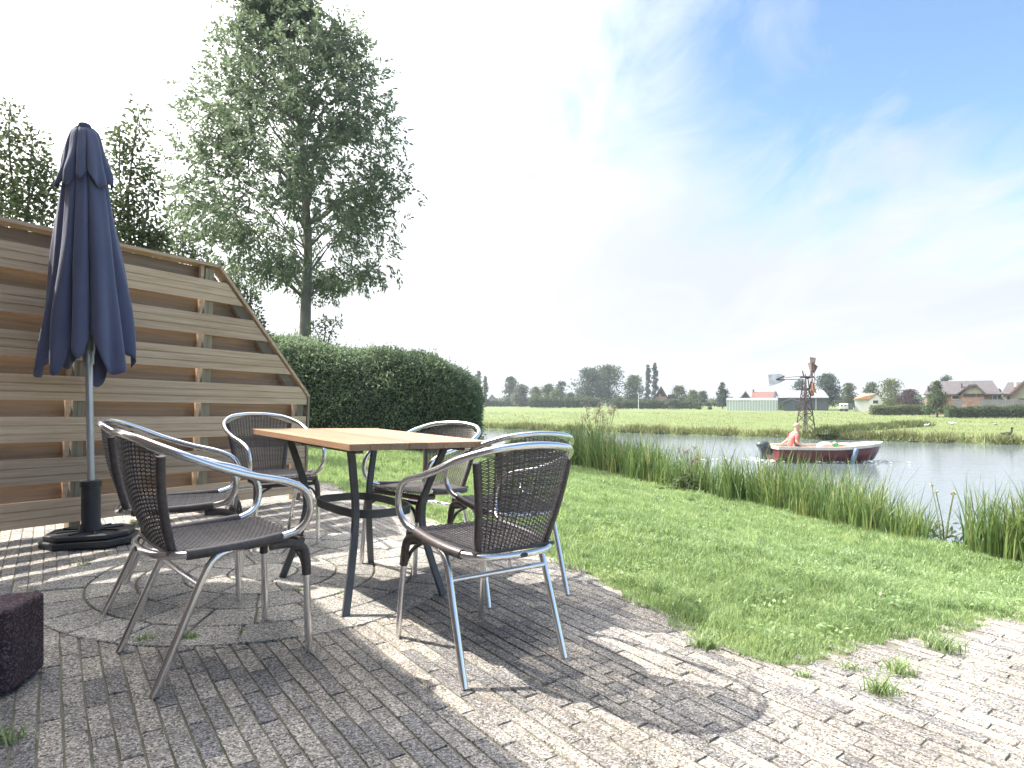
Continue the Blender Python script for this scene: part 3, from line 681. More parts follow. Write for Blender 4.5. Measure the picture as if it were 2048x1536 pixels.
def chair(x, y, th, label):
    r = empty('wicker_armchair', tilt_pt(x, y), th, True); tag(r, label, 'chair', 'wicker armchairs round the garden table')
    for nm, k in (('arm_frame', 'arm_frame'), ('seat_frame', 'seat_frame'), ('seat_wrap', 'wrapL'), ('seat_wrap', 'wrapR'), ('front_leg', 'flL'), ('front_leg', 'flR'), ('rear_leg', 'rlL'), ('rear_leg', 'rlR'), ('leg_wrap', 'fsL'), ('leg_wrap', 'fsR'), ('bracket', 'brL'), ('bracket', 'brR'), ('front_rail', 'rail'), ('stretcher', 'stretch'), ('backrest', 'back'), ('back_post', 'beL'), ('back_post', 'beR'), ('seat', 'seat'), ('seat_front_wrap', 'fw'), ('seat_rear_wrap', 'rw'), ('badge', 'badge')):
        link(nm, CM[k], r)
    return r
chair(-.120, 2.304, .66, 'dark wicker armchair nearest the camera, seen from behind, right of the table')
chair(-1.081, 2.182, -.802, 'dark wicker armchair at front left, seen from its side, feet nearest the rough block')
chair(-1.555, 2.811, -1.175, 'dark wicker armchair partly hidden behind the front left chair, beside the umbrella stand')
chair(-1.560, 3.936, -2.393, 'dark wicker armchair at the far left table corner, facing us before the fence')
chair(-.034, 3.088, .543, 'dark wicker armchair behind the nearest chair, its rear leg beside the lawn')
chair(-.527, 3.554, 2.570, 'dark wicker armchair at the far side of the table, facing us before the lawn')

# ------------------------------------------------------------------ parasol and its base
PB = tilt_pt(-2.545, 3.70)
base = empty('umbrella_stand', PB, .35); tag(base, 'black plastic octagonal umbrella stand with upright tube by the fence', 'umbrella stand')
def octa(rx, ry, ch): return [(-rx+ch, -ry), (rx-ch, -ry), (rx, -ry+ch), (rx, ry-ch), (rx-ch, ry), (-rx+ch, ry), (-rx, ry-ch), (-rx, -ry+ch)]
for i, (rx, ch, z0, z1) in enumerate(((.235, .10, .0, .042), (.215, .09, .044, .075))):
    bevel(MB().prism(octa(rx, rx*.86, ch), z0, z1, lambda a, b, c: (a, b, c)).build('plate', M['black'], base), .010, 3)
mb = MB(); 
for a in range(8): 
    c, s_ = math.cos(a*math.pi/4+.39), math.sin(a*math.pi/4+.39); mb.bar((.06*c, .06*s_, .079), (.17*c, .17*s_, .079), .012, .008)
mb.build('rib', M['black'], base)
MB().lathe([(.062, .075), (.056, .10), (.050, .12), (.050, .335), (.056, .337), (.056, .372), (.050, .375)], 20).build('tube', M['black'], base, True)
par = empty('parasol', PB+Vector((0, 0, .376))); tag(par, 'closed navy blue parasol on a pale metal pole', 'parasol')
lean = Vector((-.018, .0, 1.0))
MB().tube([lean*(-.2), lean*.75, lean*2.09], .0200, 14).build('pole', M['pole'], par, True)
MB().tube([lean*.70, lean*.78], .028, 14).build('runner', M['pole'], par, True)
for k in range(6):
    a = k*math.pi/3+.3; MB().tube([lean*.76+Vector((.025*math.cos(a), .025*math.sin(a), 0)), lean*1.3+Vector((.055*math.cos(a), .055*math.sin(a), 0)), lean*2.0+Vector((.02*math.cos(a), .02*math.sin(a), 0))], .006, 6).build('strut', M['pole'], par)
def canopy(z_top, z_bot, r_top, r_bot, folds, amp, seed, hem_amp, bulge, phase=0., nseg=150, nz=34):
    r_ = np.random.default_rng(seed); v = []; 
    def ridge(a):                                            # rounded folds with tight valleys
        q_ = np.abs(np.sin(a)); return 1-2*(1-q_)**3.0
    for j in range(nz+1):
        t_ = j/nz
        for k in range(nseg):
            th = 2*math.pi*k/nseg; thd = th + .18*math.sin(2*th+seed) + .10*math.sin(3*th+1.3*seed)*t_
            fo = ridge(folds/2*thd+phase)*.75 + .28*math.sin(folds*1.5*th+2.0*t_+seed)*t_ + .12*math.sin(5*th+7*t_)
            R = r_top+(r_bot-r_top)*(t_**bulge); rad = R*(1+amp*fo*min(1, .25+t_))
            hem = z_bot + hem_amp*(.75*(1-2*abs(math.sin(folds/2*thd+phase))) + .6*math.sin(3*th+seed*1.7))
            z = z_top+(hem-z_top)*t_; rad *= 1+.03*math.sin(9*t_+3*th)
            v.append(Vector((rad*math.cos(th)*1.08, rad*math.sin(th)*.86, z)) + lean*z*1.0 - Vector((0, 0, z)))
    f = [(j*nseg+k, j*nseg+(k+1) % nseg, (j+1)*nseg+(k+1) % nseg, (j+1)*nseg+k) for j in range(nz) for k in range(nseg)]
    f.append(list(range(nseg)))
    return v, f
v, f = canopy(2.105, .74, .034, .186, 8, .36, 3, .13, .58, 0., 190, 40)
o = link('canopy', mesh('canopy', v, f, M['navy'], True), par); o.modifiers.new('thick', 'SOLIDIFY').thickness = .003
v, f = canopy(2.125, 1.79, .042, .110, 8, .32, 3, .05, .48, 0., 150, 14)
o = link('vent_flap', mesh('vent_flap', v, f, M['navy'], True), par); o.modifiers.new('thick', 'SOLIDIFY').thickness = .003
MB().lathe([(.022, 2.09), (.036, 2.125), (.032, 2.148), (.012, 2.158)], 14, lean*2.13-Vector((0, 0, 2.13))).build('finial', M['navy'], par, True)

# ------------------------------------------------------------------ rough block at the lower left
o = MB().prism([(-.30, -.10), (.215, -.10), (.232, -.08), (.236, .09), (.22, .105), (.12, .105), (.10, .06), (-.30, .06)], 0, .250, lambda a, b, c: (a, b, c)).build('concrete_block', M['rough_block'])
o.location = tilt_pt(-1.757, 1.885); o.rotation_euler = (0, 0, math.radians(12)); bevel(o, .012, 2)
tag(o, 'rough dark purple concrete edging block at the lower left corner', 'block')

# ------------------------------------------------------------------ house at the left (outside the frame; its shadow lies on the terrace)
HC = Vector((-3.98, 4.02)); HD = Vector((0.602, -0.798)); HL = Vector((-0.985, -0.17)); HZ_ = 4.0
house = empty('brick_house', (HC.x, HC.y, 0)); tag(house, 'brick house whose wall stands left of the camera and shades the terrace', 'house')
M['housewall'] = plain('house_brick', (0.30, 0.20, 0.15), .9, 0, .2, 9); M['rooftile'] = plain('roof_tile_dark', (0.12, 0.10, 0.10), .8, 0, .2, 5)
o_ = HD*1.15+HL*.85; a, b, c_, d_ = o_, o_+HD*9, o_+HD*9+HL*6, o_+HL*6      # walls stand back under the roof overhang
MB().prism([(p.x, p.y) for p in (a, b, c_, d_)], -.1, HZ_-.32, lambda x, y, z: (x, y, z)).build('wall', M['housewall'], house)
a, b, c_, d_ = Vector((0, 0)), HD*11, HD*11+HL*7.6, HL*7.6; rd = HL*3.8
v = [(*a, HZ_-.30), (*b, HZ_-.30), (*c_, HZ_-.30), (*d_, HZ_-.30), (*a, HZ_-.10), (*b, HZ_-.10), (*c_, HZ_-.10), (*d_, HZ_-.10), (*(a+rd), HZ_+.08), (*(b+rd), HZ_+.08)]
MB().add([Vector(p) for p in v], [(3, 2, 1, 0), (0, 1, 5, 4), (2, 3, 7, 6), (4, 5, 9, 8), (8, 9, 6, 7), (0, 4, 8, 7, 3), (1, 2, 6, 9, 5)]).build('roof', M['rooftile'], house)

# ------------------------------------------------------------------ foliage
def rand_unit(n):
    v = rng.normal(size=(n, 3)); return v/np.linalg.norm(v, axis=1)[:, None]
def leaves(c, ln, wd, up=.35, dirs=None, rnd_=None):        # folded diamond leaves
    n = len(c); d = rand_unit(n) if dirs is None else dirs; d = d + np.array([0, 0, -.15]); d /= np.linalg.norm(d, axis=1)[:, None]
    u = rand_unit(n) + np.array([0, 0, up]); s_ = np.cross(d, u); s_ /= np.linalg.norm(s_, axis=1)[:, None]+1e-9; nn = np.cross(s_, d)
    ln = np.broadcast_to(ln, (n,))[:, None]; wd = np.broadcast_to(wd, (n,))[:, None]
    V = np.stack([c, c+d*ln*.5+s_*wd*.5+nn*wd*.12, c+d*ln, c+d*ln*.5-s_*wd*.5+nn*wd*.12], 1).reshape(-1, 3)
    b = np.arange(n)[:, None]*4; Fq = np.concatenate([b+np.array([[0, 1, 2]]), b+np.array([[0, 2, 3]])], 1).reshape(-1, 3)
    r = rng.random(n) if rnd_ is None else rnd_
    return V, Fq, np.repeat(r, 4)
def limb_path(a, b, n=5, sag=.0, wig=.06):
    a, b = Vector(a), Vector(b); L = (b-a).length
    return [a.lerp(b, k/n) + Vector(rng.normal(0, wig*L*.2, 3))*(0 < k < n) + Vector((0, 0, sag*math.sin(math.pi*k/n))) for k in range(n+1)]
def compound(points, dirs, nl, ll, lw, rachis):              # ash-like compound leaves
    n = len(points); D = dirs/np.linalg.norm(dirs, axis=1)[:, None]; S_ = np.cross(D, rand_unit(n)); S_ /= np.linalg.norm(S_, axis=1)[:, None]
    cs, ds = [], []
    for k in range(nl):
        t_ = (k//2+.6)/(nl//2+.6); sg = 1 if k % 2 else -1
        if k == nl-1: t_, sg = 1.0, 0
        cs.append(points+D*rachis*t_ + np.array([0, 0, -.25])*rachis*t_**2); ds.append(D*.7+S_*sg*.8+rng.normal(0, .15, (n, 3))+np.array([0, 0, -.35]))
    c = np.concatenate(cs); d = np.concatenate(ds); d /= np.linalg.norm(d, axis=1)[:, None]
    return c, d
# ---- ash tree behind the hedge
TD = 15.0; tb = at(611, 830, TD); tb.z = -.1
ash = empty('ash_tree', tb); tag(ash, 'tall leafy ash tree with pale slender trunk rising behind the hedge', 'tree')
def tl(px, py, dy=0.0): p = at(px, py, TD); return Vector((p.x-tb.x, dy, p.z-tb.z))
trunk = MB(); tp = [tl(611, 830), tl(610, 700), tl(612, 600), tl(616, 500), tl(612, 400), tl(606, 300), tl(590, 190), tl(578, 90), tl(572, 10)]
tp[0].z = 0; tp = spline(tp, 4); trunk.tube(tp, [0.16*(1-i/len(tp))**1.2+.012 for i in range(len(tp))], 10); trunk.build('trunk', M['bark'], ash, True)
# crown envelope: half widths in photo px by row
rows = np.array([(-60, 25), (-20, 45), (23, 61), (68, 108), (114, 148), (160, 172), (219, 186), (273, 208), (337, 222), (378, 226), (433, 214), (483, 202), (529, 175), (570, 125), (605, 60)])
def crown_c(py): return np.interp(py, [-60, 23, 68, 114, 219, 337, 433, 483, 529, 570, 605], [550, 553, 605, 592, 592, 585, 588, 588, 610, 650, 660])
limbs = MB(); tips = []
for k in range(110):
    py = rng.uniform(-30, 560); t_ = rng.uniform(.4, 1.0)**.7; a = rng.uniform(0, 6.283); hw = np.interp(py, rows[:, 0], rows[:, 1])*t_
    e = tl(crown_c(py)+hw*math.cos(a), py, hw/F_PX*TD*math.sin(a)*.95); st_py = min(600, py+rng.uniform(60, 210)*(.5+t_*.5)); i0 = np.argmin([abs(p.z-tl(600, st_py).z) for p in tp])
    P = limb_path(tp[i0], e, 5, .15); limbs.tube(spline(P, 2), [(.016+.02*(k % 5 == 0))*(1-j/11)+.004 for j in range(11)], 6); tips.append((P, e))
limbs.build('limb', M['bark'], ash, True)
pts = []
for P, e in tips:                                            # leaf clusters hang on the limbs
    for j in (3, 4, 5):
        nn = (8, 12, 18)[j-3]; pts.append(np.array(P[j])+rng.normal(0, (.16, .2, .24)[j-3], (nn, 3)))
n = 2000; py = rng.uniform(-50, 570, n*2); a = rng.uniform(0, 6.283, n*2); t_ = rng.uniform(.25, 1.0, n*2)**.5; hw = np.interp(py, rows[:, 0], rows[:, 1])*t_
lump = vnoise(a*1.6, py*.018, 1.9)+.7*vnoise(a*3.1+2, py*.045, 1.3); ok = (lump > -.18) | (t_ < .5); hw = hw*(1+.16*lump)
cc_ = np.stack([(crown_c(py)+hw*np.cos(a)-611)/F_PX*TD, hw*np.sin(a)/F_PX*TD*.95, (HZ-py)/F_PX*TD+EYE-tb.z], 1)[ok][:n]
pts = np.concatenate(pts+[cc_]); out = pts-np.array([0, 0, tl(600, 400).z]); out /= np.linalg.norm(out, axis=1)[:, None]+1e-6
c, d = compound(pts, out*.6+rand_unit(len(pts))*.8+np.array([0, 0, .15]), 9, .1, .03, .24)
cr = np.clip(rng.random(len(c))*.7+.3*np.tile(rng.random(len(pts)), 9), 0, 1)
v, f, r = leaves(c, .105+.05*rng.random(len(c)), .040+.018*rng.random(len(c)), .3, d, cr)
link('crown', mesh_np('crown', v, f, M['ash'], r), ash)

# ---- shrubs and small trees behind the fence
def branchy(name, label, d, stems, nleaf, ll, lw, spread, mat='shrubleaf', cat='tree', base_py=None, comp=False):
    bx0, by0 = stems[0][0]; b = at(bx0, by0, d); b.z = 0.0 if base_py is None else b.z
    o = empty(name, b); tag(o, label, cat); mb = MB(); cs, ds = [], []
    for st in stems:
        P = [at(px, py, d)-b + Vector((0, rng.normal(0, .05), 0)) for px, py in st]
        if P[0].z < .3: P[0].z = 0
        P = spline(P, 4); mb.tube(P, [.016*(1-j/len(P))+.004 for j in range(len(P))], 6)
        nleaf_ = nleaf; tt = np.sort(rng.random(nleaf))**.8; Pn = np.array(P); k = np.clip((tt*(len(P)-1)), 0, len(P)-1.001); i0 = k.astype(int); fr = (k-i0)[:, None]
        pos = Pn[i0]*(1-fr)+Pn[i0+1]*fr; sp = spread*(1.15-.85*tt)[:, None]; off = rand_unit(nleaf)*sp*np.sqrt(rng.random(nleaf))[:, None]; off[:, 2] *= .8
        keep = pos[:, 2] > .5; cs.append((pos+off)[keep]); ds.append((off/ (np.linalg.norm(off, axis=1)[:, None]+1e-6)+rand_unit(nleaf)*.7+np.array([0, 0, .2]))[keep])
    mb.build('stem', M['bark'], o, True); c = np.concatenate(cs); dd_ = np.concatenate(ds); dd_ /= np.linalg.norm(dd_, axis=1)[:, None]
    v, f, r = leaves(c, ll*(.7+.6*rng.random(len(c))), lw*(.7+.6*rng.random(len(c))), .4, dd_); link('crown', mesh_np('crown', v, f, M[mat], r), o); return o
branchy('fruit_tree', 'sparse small-leaved tree at the left edge above the fence', 6.6, [[(60, 760), (40, 520), (20, 330), (24, 215)], [(60, 760), (62, 520), (60, 360), (52, 265)], [(60, 760), (95, 540), (100, 430), (112, 350)], [(60, 760), (10, 500), (-10, 380), (-20, 260)], [(60, 760), (40, 560), (70, 440), (85, 330)], [(60, 760), (5, 560), (0, 450), (0, 350)]], 1000, .055, .032, .50)
branchy('young_tree', 'slim leafy young tree right of the parasol above the fence', 7.2, [[(262, 760), (258, 540), (256, 380), (285, 215)], [(262, 760), (265, 520), (250, 400), (238, 255)], [(262, 760), (285, 520), (290, 440), (300, 330)], [(262, 760), (240, 560), (232, 470), (225, 400)], [(262, 760), (300, 600), (310, 520), (318, 470)]], 1000, .062, .036, .40)
branchy('birch_shrub', 'low pale shrub showing over the fence between tree and ash', 9.5, [[(355, 760), (350, 620), (350, 520), (345, 440)], [(355, 760), (380, 640), (395, 560), (405, 500)], [(355, 760), (330, 640), (320, 560), (315, 490)], [(355, 760), (370, 600), (372, 540), (368, 470)]], 900, .06, .034, .5)
branchy('leafy_shrub', 'leafy upright shrub just right of the fence slope', 8.6, [[(495, 800), (490, 690), (482, 620), (478, 545)], [(495, 800), (505, 700), (502, 640), (500, 575)], [(495, 800), (520, 720), (525, 690), (512, 640)], [(495, 800), (465, 680), (455, 600), (450, 545)]], 800, .052, .03, .34)
branchy('hedge_sapling', 'small sapling poking up beside the ash trunk above the hedge', 12.4, [[(648, 790), (648, 700), (650, 655), (645, 632)], [(648, 790), (655, 690), (668, 655), (678, 640)], [(648, 790), (640, 690), (632, 660), (622, 648)]], 150, .085, .035, .26)

# ---- clipped hedge
hx0, hx1, hy0, hy1, hh = -6.4, -.62, HEDGE_FRONT, HEDGE_FRONT+1.7, 1.98
hedge = empty('clipped_hedge', ((hx0+hx1)/2, (hy0+hy1)/2, 0)); tag(hedge, 'big rounded dark green clipped hedge behind the lawn', 'hedge')
hcx, hcy = (hx0+hx1)/2, (hy0+hy1)/2
def hedge_surf(n):
    # super-ellipsoid-like loaf: sample directions on a box and round the corners
    px = rng.uniform(hx0, hx1, n); a = rng.uniform(-.1, math.pi+.1, n)
    return px, a
def loaf(px, a, inset=0.0):
    t_ = np.clip((hx1-px)/2.3, 0, 1); rr = np.sqrt(np.clip(1-(1-t_)**1.9, .0, 1))       # rounded right end
    hz_ = (hh+.10*np.sin(px*1.1+.6)+.06*np.sin(px*2.7))*(.52+.48*rr)-inset; hw = (hy1-hy0)/2*(.35+.65*rr)-inset
    e = 3.2; c, s_ = np.cos(a), np.sin(a); lum = .07*vnoise(px*1.0+3, a*1.6, 3.1)+.05*vnoise(px*2.3, a*3.0+1, 3.4); hw = hw*(1+lum); hz_ = hz_*(1+lum*.6); y = hcy-np.sign(c)*np.abs(c)**(2/e)*hw*(1+.08*np.sin(px*2.1+s_*3)); z = np.maximum(np.abs(s_)**(2/e)*hz_*np.sign(s_), .02)
    return y, z
gxs = np.linspace(hx0, hx1-.02, 60); ga = np.linspace(0, math.pi, 24); Xh, Ah = np.meshgrid(gxs, ga); yh, zh = loaf(Xh, Ah, .16)
hv = np.stack([Xh-hcx, yh-hcy, zh-.02], -1).reshape(-1, 3); ih = np.arange(Xh.size).reshape(Xh.shape); qh = np.stack([ih[:-1,:-1], ih[:-1,1:], ih[1:,1:], ih[1:,:-1]], -1).reshape(-1, 4)
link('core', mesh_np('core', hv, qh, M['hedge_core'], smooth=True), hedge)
n = 74000; px_, a = hedge_surf(n); px_ = np.where(rng.random(n) < .16, hx1-.9*rng.random(n)**1.5, px_); yh, zh = loaf(px_, a, 0.0); dep = rng.gamma(1.6, .045, n); cen = np.stack([np.full(n, 0)+px_, np.full(n, hcy), zh*.45+.2], 1)
P = np.stack([px_, yh, zh], 1); nd = P-cen; nd[:, 0] += np.clip((px_-(hx1-1.0)), 0, 1)*1.5; nd /= np.linalg.norm(nd, axis=1)[:, None]+1e-6
P = P-nd*(dep-.05)[:, None]+rng.normal(0, .02, (n, 3))
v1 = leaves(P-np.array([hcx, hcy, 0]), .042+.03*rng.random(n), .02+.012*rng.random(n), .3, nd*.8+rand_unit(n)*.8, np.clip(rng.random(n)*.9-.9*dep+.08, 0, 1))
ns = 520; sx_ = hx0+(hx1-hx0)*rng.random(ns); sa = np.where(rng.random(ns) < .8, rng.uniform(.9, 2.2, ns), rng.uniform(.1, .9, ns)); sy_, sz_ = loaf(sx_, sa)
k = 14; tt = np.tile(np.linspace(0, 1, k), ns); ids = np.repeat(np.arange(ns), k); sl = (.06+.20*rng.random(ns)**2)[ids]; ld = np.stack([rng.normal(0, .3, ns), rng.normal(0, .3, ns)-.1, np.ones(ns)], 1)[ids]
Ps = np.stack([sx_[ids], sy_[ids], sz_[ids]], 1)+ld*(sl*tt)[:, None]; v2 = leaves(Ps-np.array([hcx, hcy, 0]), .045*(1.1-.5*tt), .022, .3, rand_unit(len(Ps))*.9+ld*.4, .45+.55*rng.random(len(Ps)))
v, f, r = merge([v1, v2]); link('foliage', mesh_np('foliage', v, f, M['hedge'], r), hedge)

# ------------------------------------------------------------------ far trees and bushes across the meadow
FM = {}
def fmat(key, d, m_, l):
    if key not in FM: FM[key] = foliage('far_leaf_'+key, d, m_, l, .25, .7)
    return FM[key]
COL = {'dark': ((.02, .036, .022), (.042, .066, .036), (.075, .105, .05)), 'mid': ((.03, .05, .024), (.06, .088, .04), (.11, .14, .06)), 'light': ((.05, .075, .03), (.095, .125, .05), (.16, .185, .08)),
       'grey': ((.05, .062, .045), (.09, .105, .075), (.15, .165, .12)), 'purple': ((.03, .018, .026), (.055, .034, .044), (.09, .06, .068)), 'blue': ((.022, .04, .03), (.042, .072, .05), (.075, .11, .07))}
TREES = {}
def far_tree(name, label, px, top, bot, wid, d, col, shape='round', n=1500, cat='tree', grp='trees across the meadow', trunk_h=.05):
    zb = EYE-(bot-HZ)/F_PX*d; zb = MEADOW_Z if abs(zb-MEADOW_Z) < .9 else zb
    b = at(px, bot, d); b.z = MEADOW_Z-.05; H = EYE-(top-HZ)/F_PX*d-b.z; R = wid*.62/F_PX*d
    o = empty(name, b); tag(o, label, cat, grp)
    hb = H*trunk_h if shape in ('round', 'oval') else H*.03
    if cat == 'tree': MB().tube(spline([(0, 0, 0), (R*.04, 0, H*.4), (0, R*.03, H*.8)], 3), [H*.022*(1-i*.12)+.01 for i in range(7)], 7).build('trunk', M['bark'], o)
    def prof(z):
        if shape == 'poplar': return np.interp(z, [0, .12, .5, .85, 1], [.5, .8, 1, .7, .25])
        if shape == 'cone': return np.interp(z, [0, .12, .4, .8, 1], [.7, 1, .8, .38, .1])
        if shape == 'bush': return np.sqrt(np.clip(1-z**2.4, 0, 1))*.9+.1
        if shape == 'willow': return np.interp(z, [0, .3, .7, 1], [.95, 1, .85, .3])
        return np.interp(z, [0, .15, .5, .8, 1], [.62, .92, 1, .75, .3])
    K = {'poplar': 40, 'cone': 40, 'bush': 16}.get(shape, 24)        # foliage clumps that make up the crown
    zk = np.sqrt(rng.random(K)) if shape == 'bush' else rng.random(K); zk[:3] = (.97, .88, .08); zk = (np.arange(K)+.5)/K if shape != 'bush' else zk; ak = rng.uniform(0, 6.283, K); lr = R*(.46+.2*rng.random(K))*(.75 if shape in ('poplar', 'cone') else 1)*np.clip(prof(zk)+.25, .5, 1)
    lr = np.minimum(lr, H*.30); rk = np.maximum(R*prof(zk)-lr*.85, 0)*(rng.uniform(0, .8, K) if shape == 'poplar' else rng.uniform(.35, 1, K)); ck = np.stack([rk*np.cos(ak), rk*np.sin(ak), np.clip(hb+(H-hb)*zk, lr*.7, H-lr*.8)], 1)
    n = int(n*2.0); i = rng.choice(K, n, p=lr**2/np.sum(lr**2)); dn = rand_unit(n); dn[:, 2] = np.where(dn[:, 2] < -.3, -dn[:, 2], dn[:, 2]); sh = rng.uniform(.35, 1.05, n)
    P = ck[i]+dn*(lr[i]*sh)[:, None]*np.array([1, 1, .85]); m_ = n
    s0 = max(.10, 2.6*d/F_PX) if R < 3 else max(.16, 3.1*d/F_PX)
    drp = np.array([0, 0, -1.2]) if shape == 'willow' else np.array([0, 0, .1])
    v, f, r = leaves(P-dn*s0*.4, s0*(.8+.8*rng.random(m_)), s0*(.55+.4*rng.random(m_)), .5, dn*.5+rand_unit(m_)*.8+drp, np.clip(rng.random(m_)*.6+.35*rng.random(K)[i]+.25*(sh-.8), 0, 1))
    link('crown', mesh_np('crown', v, f, fmat(col, *COL[col]), r), o)
    return o
T = far_tree
T('poplar_tree', 'narrow poplar farthest left, half behind the hedge edge', 957, 742, 812, 22, 190, 'mid', 'poplar', 900)
T('poplar_tree', 'slimmer poplar right beside the leftmost poplar', 971, 752, 812, 14, 195, 'mid', 'poplar', 700)
T('round_tree', 'dark round-topped tree above the weeping willow', 1022, 753, 811, 34, 200, 'dark', 'oval', 1100)
T('willow_tree', 'pale weeping willow at the left end of the meadow', 1041, 766, 812, 38, 170, 'grey', 'willow', 1300)
T('leafy_bush', 'pale bushy tree right of the weeping willow', 1072, 773, 813, 30, 175, 'light', 'round', 900)
T('leafy_tree', 'mid green tree left of the small dark round tree', 1098, 768, 813, 36, 180, 'mid', 'round', 1000)
T('small_tree', 'small dark round tree left of the great tree group', 1122, 762, 812, 28, 190, 'dark', 'round', 900)
T('leafy_bush', 'light green bush below the small dark round tree', 1112, 778, 815, 34, 165, 'light', 'bush', 900, 'bush', 'bushes across the meadow')
T('silver_bush', 'silvery bush at the left foot of the great tree', 1140, 786, 815, 26, 160, 'grey', 'bush', 700, 'bush', 'bushes across the meadow')
T('broad_tree', 'great broad tree, left half of the largest group', 1178, 735, 815, 72, 170, 'blue', 'round', 2200)
T('broad_tree', 'great broad tree, tall right half of the largest group', 1216, 729, 814, 66, 176, 'dark', 'round', 2200)
T('leafy_tree', 'mid green tree between the great group and the paired poplars', 1268, 750, 814, 44, 172, 'mid', 'round', 1300)
T('poplar_tree', 'left of the two paired tall poplars', 1296, 729, 813, 17, 182, 'blue', 'poplar', 900)
T('poplar_tree', 'right of the two paired tall poplars, slightly taller', 1310, 726, 813, 19, 184, 'blue', 'poplar', 1000)
T('leafy_tree', 'round green tree just right of the brick gable house', 1358, 771, 814, 34, 150, 'mid', 'round', 1000)
T('round_bush', 'round pale bush in front of the brick gable house', 1346, 798, 820, 30, 125, 'grey', 'bush', 700, 'bush', 'bushes across the meadow')
T('leafy_tree', 'light tree right of the brick gable house', 1386, 780, 815, 26, 160, 'light', 'round', 800)
T('small_tree', 'small dark tree between the light tree and the conifer', 1404, 782, 815, 22, 165, 'dark', 'round', 700)
T('conifer_tree', 'dark pointed conifer left of the glasshouse', 1445, 764, 815, 36, 135, 'blue', 'cone', 1300)
T('leafy_tree', 'dark round tree behind the barn roof and windmill', 1600, 759, 815, 34, 140, 'blue', 'round', 900)
T('broad_tree', 'big dark tree right of the barn and windmill', 1655, 746, 818, 54, 118, 'blue', 'round', 1800)
T('leafy_tree', 'green tree left of the white shed', 1697, 766, 817, 34, 112, 'mid', 'round', 1100)
T('leafy_tree', 'green tree behind the white shed roof', 1744, 764, 815, 36, 112, 'mid', 'round', 1000)
T('leafy_tree', 'light green tree right of the white shed', 1783, 757, 820, 52, 96, 'light', 'round', 1500)
T('copper_tree', 'dark purple copper-leaved tree left of the bungalow', 1815, 778, 822, 50, 88, 'purple', 'round', 1400)
T('cypress_tree', 'green cone-shaped tree in front of the bungalow', 1874, 760, 834, 52, 64, 'mid', 'cone', 2200)
T('leafy_tree', 'dark tree top showing above the bungalow ridge', 1893, 750, 812, 36, 110, 'dark', 'round', 900)
T('garden_shrub', 'dark garden shrub beside the grey fence right of the bungalow', 2042, 797, 834, 26, 66, 'dark', 'bush', 700, 'bush', 'bushes across the meadow')
T('garden_shrub', 'narrow dark tree between the two right-hand houses', 1999, 778, 830, 14, 78, 'dark', 'oval', 500, 'bush', 'bushes across the meadow')
T('garden_shrub', 'dark shrub in front of the barn under the windmill', 1578, 803, 821, 60, 105, 'mid', 'bush', 900, 'bush', 'bushes across the meadow')
T('garden_shrub', 'green shrub along the foot of the glasshouse left end', 1412, 806, 820, 60, 122, 'mid', 'bush', 800, 'bush', 'bushes across the meadow')
T('garden_shrub', 'low bush by the moored pole below the paired poplars', 1300, 800, 818, 34, 140, 'light', 'bush', 700, 'bush', 'bushes across the meadow')
T('garden_shrub', 'dark undergrowth at the right foot of the great trees', 1240, 795, 817, 40, 150, 'mid', 'bush', 800, 'bush', 'bushes across the meadow')
def far_hedge(name, label, px0, px1, top, bot, d, col, n, d1=None):
    d1 = d1 or d; a, b = at(px0, bot, d), at(px1, bot, d1); mid = (a+b)/2; L = (b-a); hgt = (bot-top)/F_PX*(d+d1)/2; b0 = Vector((mid.x, mid.y, MEADOW_Z-.05))
    o = empty(name, b0); tag(o, label, 'hedge', 'low hedges across the meadow')
    n = int(n*1.6); t_ = rng.random(n)-.5; hh_ = rng.random(n)**.7; wd = hgt*.55; sd_ = rng.random()*30
    P = np.stack([L.x*t_, L.y*t_+rng.uniform(-1, 1, n)*wd*np.sqrt(1-.7*hh_**2), hh_*hgt*(1+.18*vnoise(t_*abs(L.x)*1.3+sd_, t_, 1.1))], 1); s0 = 2.6*d/F_PX
    dn = np.stack([np.zeros(n), np.sign(P[:, 1]), hh_+.2], 1)
    v, f, r = leaves(P, s0*(.8+.8*rng.random(n)), s0*(.5+.4*rng.random(n)), .5, dn*.5+rand_unit(n)*.9); link('foliage', mesh_np('foliage', v, f, fmat(col, *COL[col]), r), o)
    MB().bar((-L.x/2, -L.y/2, hgt*.42), (L.x/2, L.y/2, hgt*.42), wd*1.0, hgt*.6).build('core', fmat(col, *COL[col]), o)
far_hedge('low_hedge', 'long clipped low hedge at the far left of the meadow', 968, 1072, 801, 812, 190, 'dark', 1600)
far_hedge('low_hedge', 'dense low hedge below the bungalow at the right edge', 1893, 2110, 812, 836, 60, 'mid', 5200)
far_hedge('low_hedge', 'loose pale green hedge between white shed and cone-shaped tree', 1742, 1858, 812, 831, 72, 'light', 3000)
far_hedge('low_hedge', 'faint low hedge along the meadow left of the great trees', 1060, 1200, 795, 816, 150, 'mid', 2600)
far_hedge('low_hedge', 'low undergrowth between the great trees and the brick house', 1225, 1400, 800, 818, 130, 'mid', 3000)

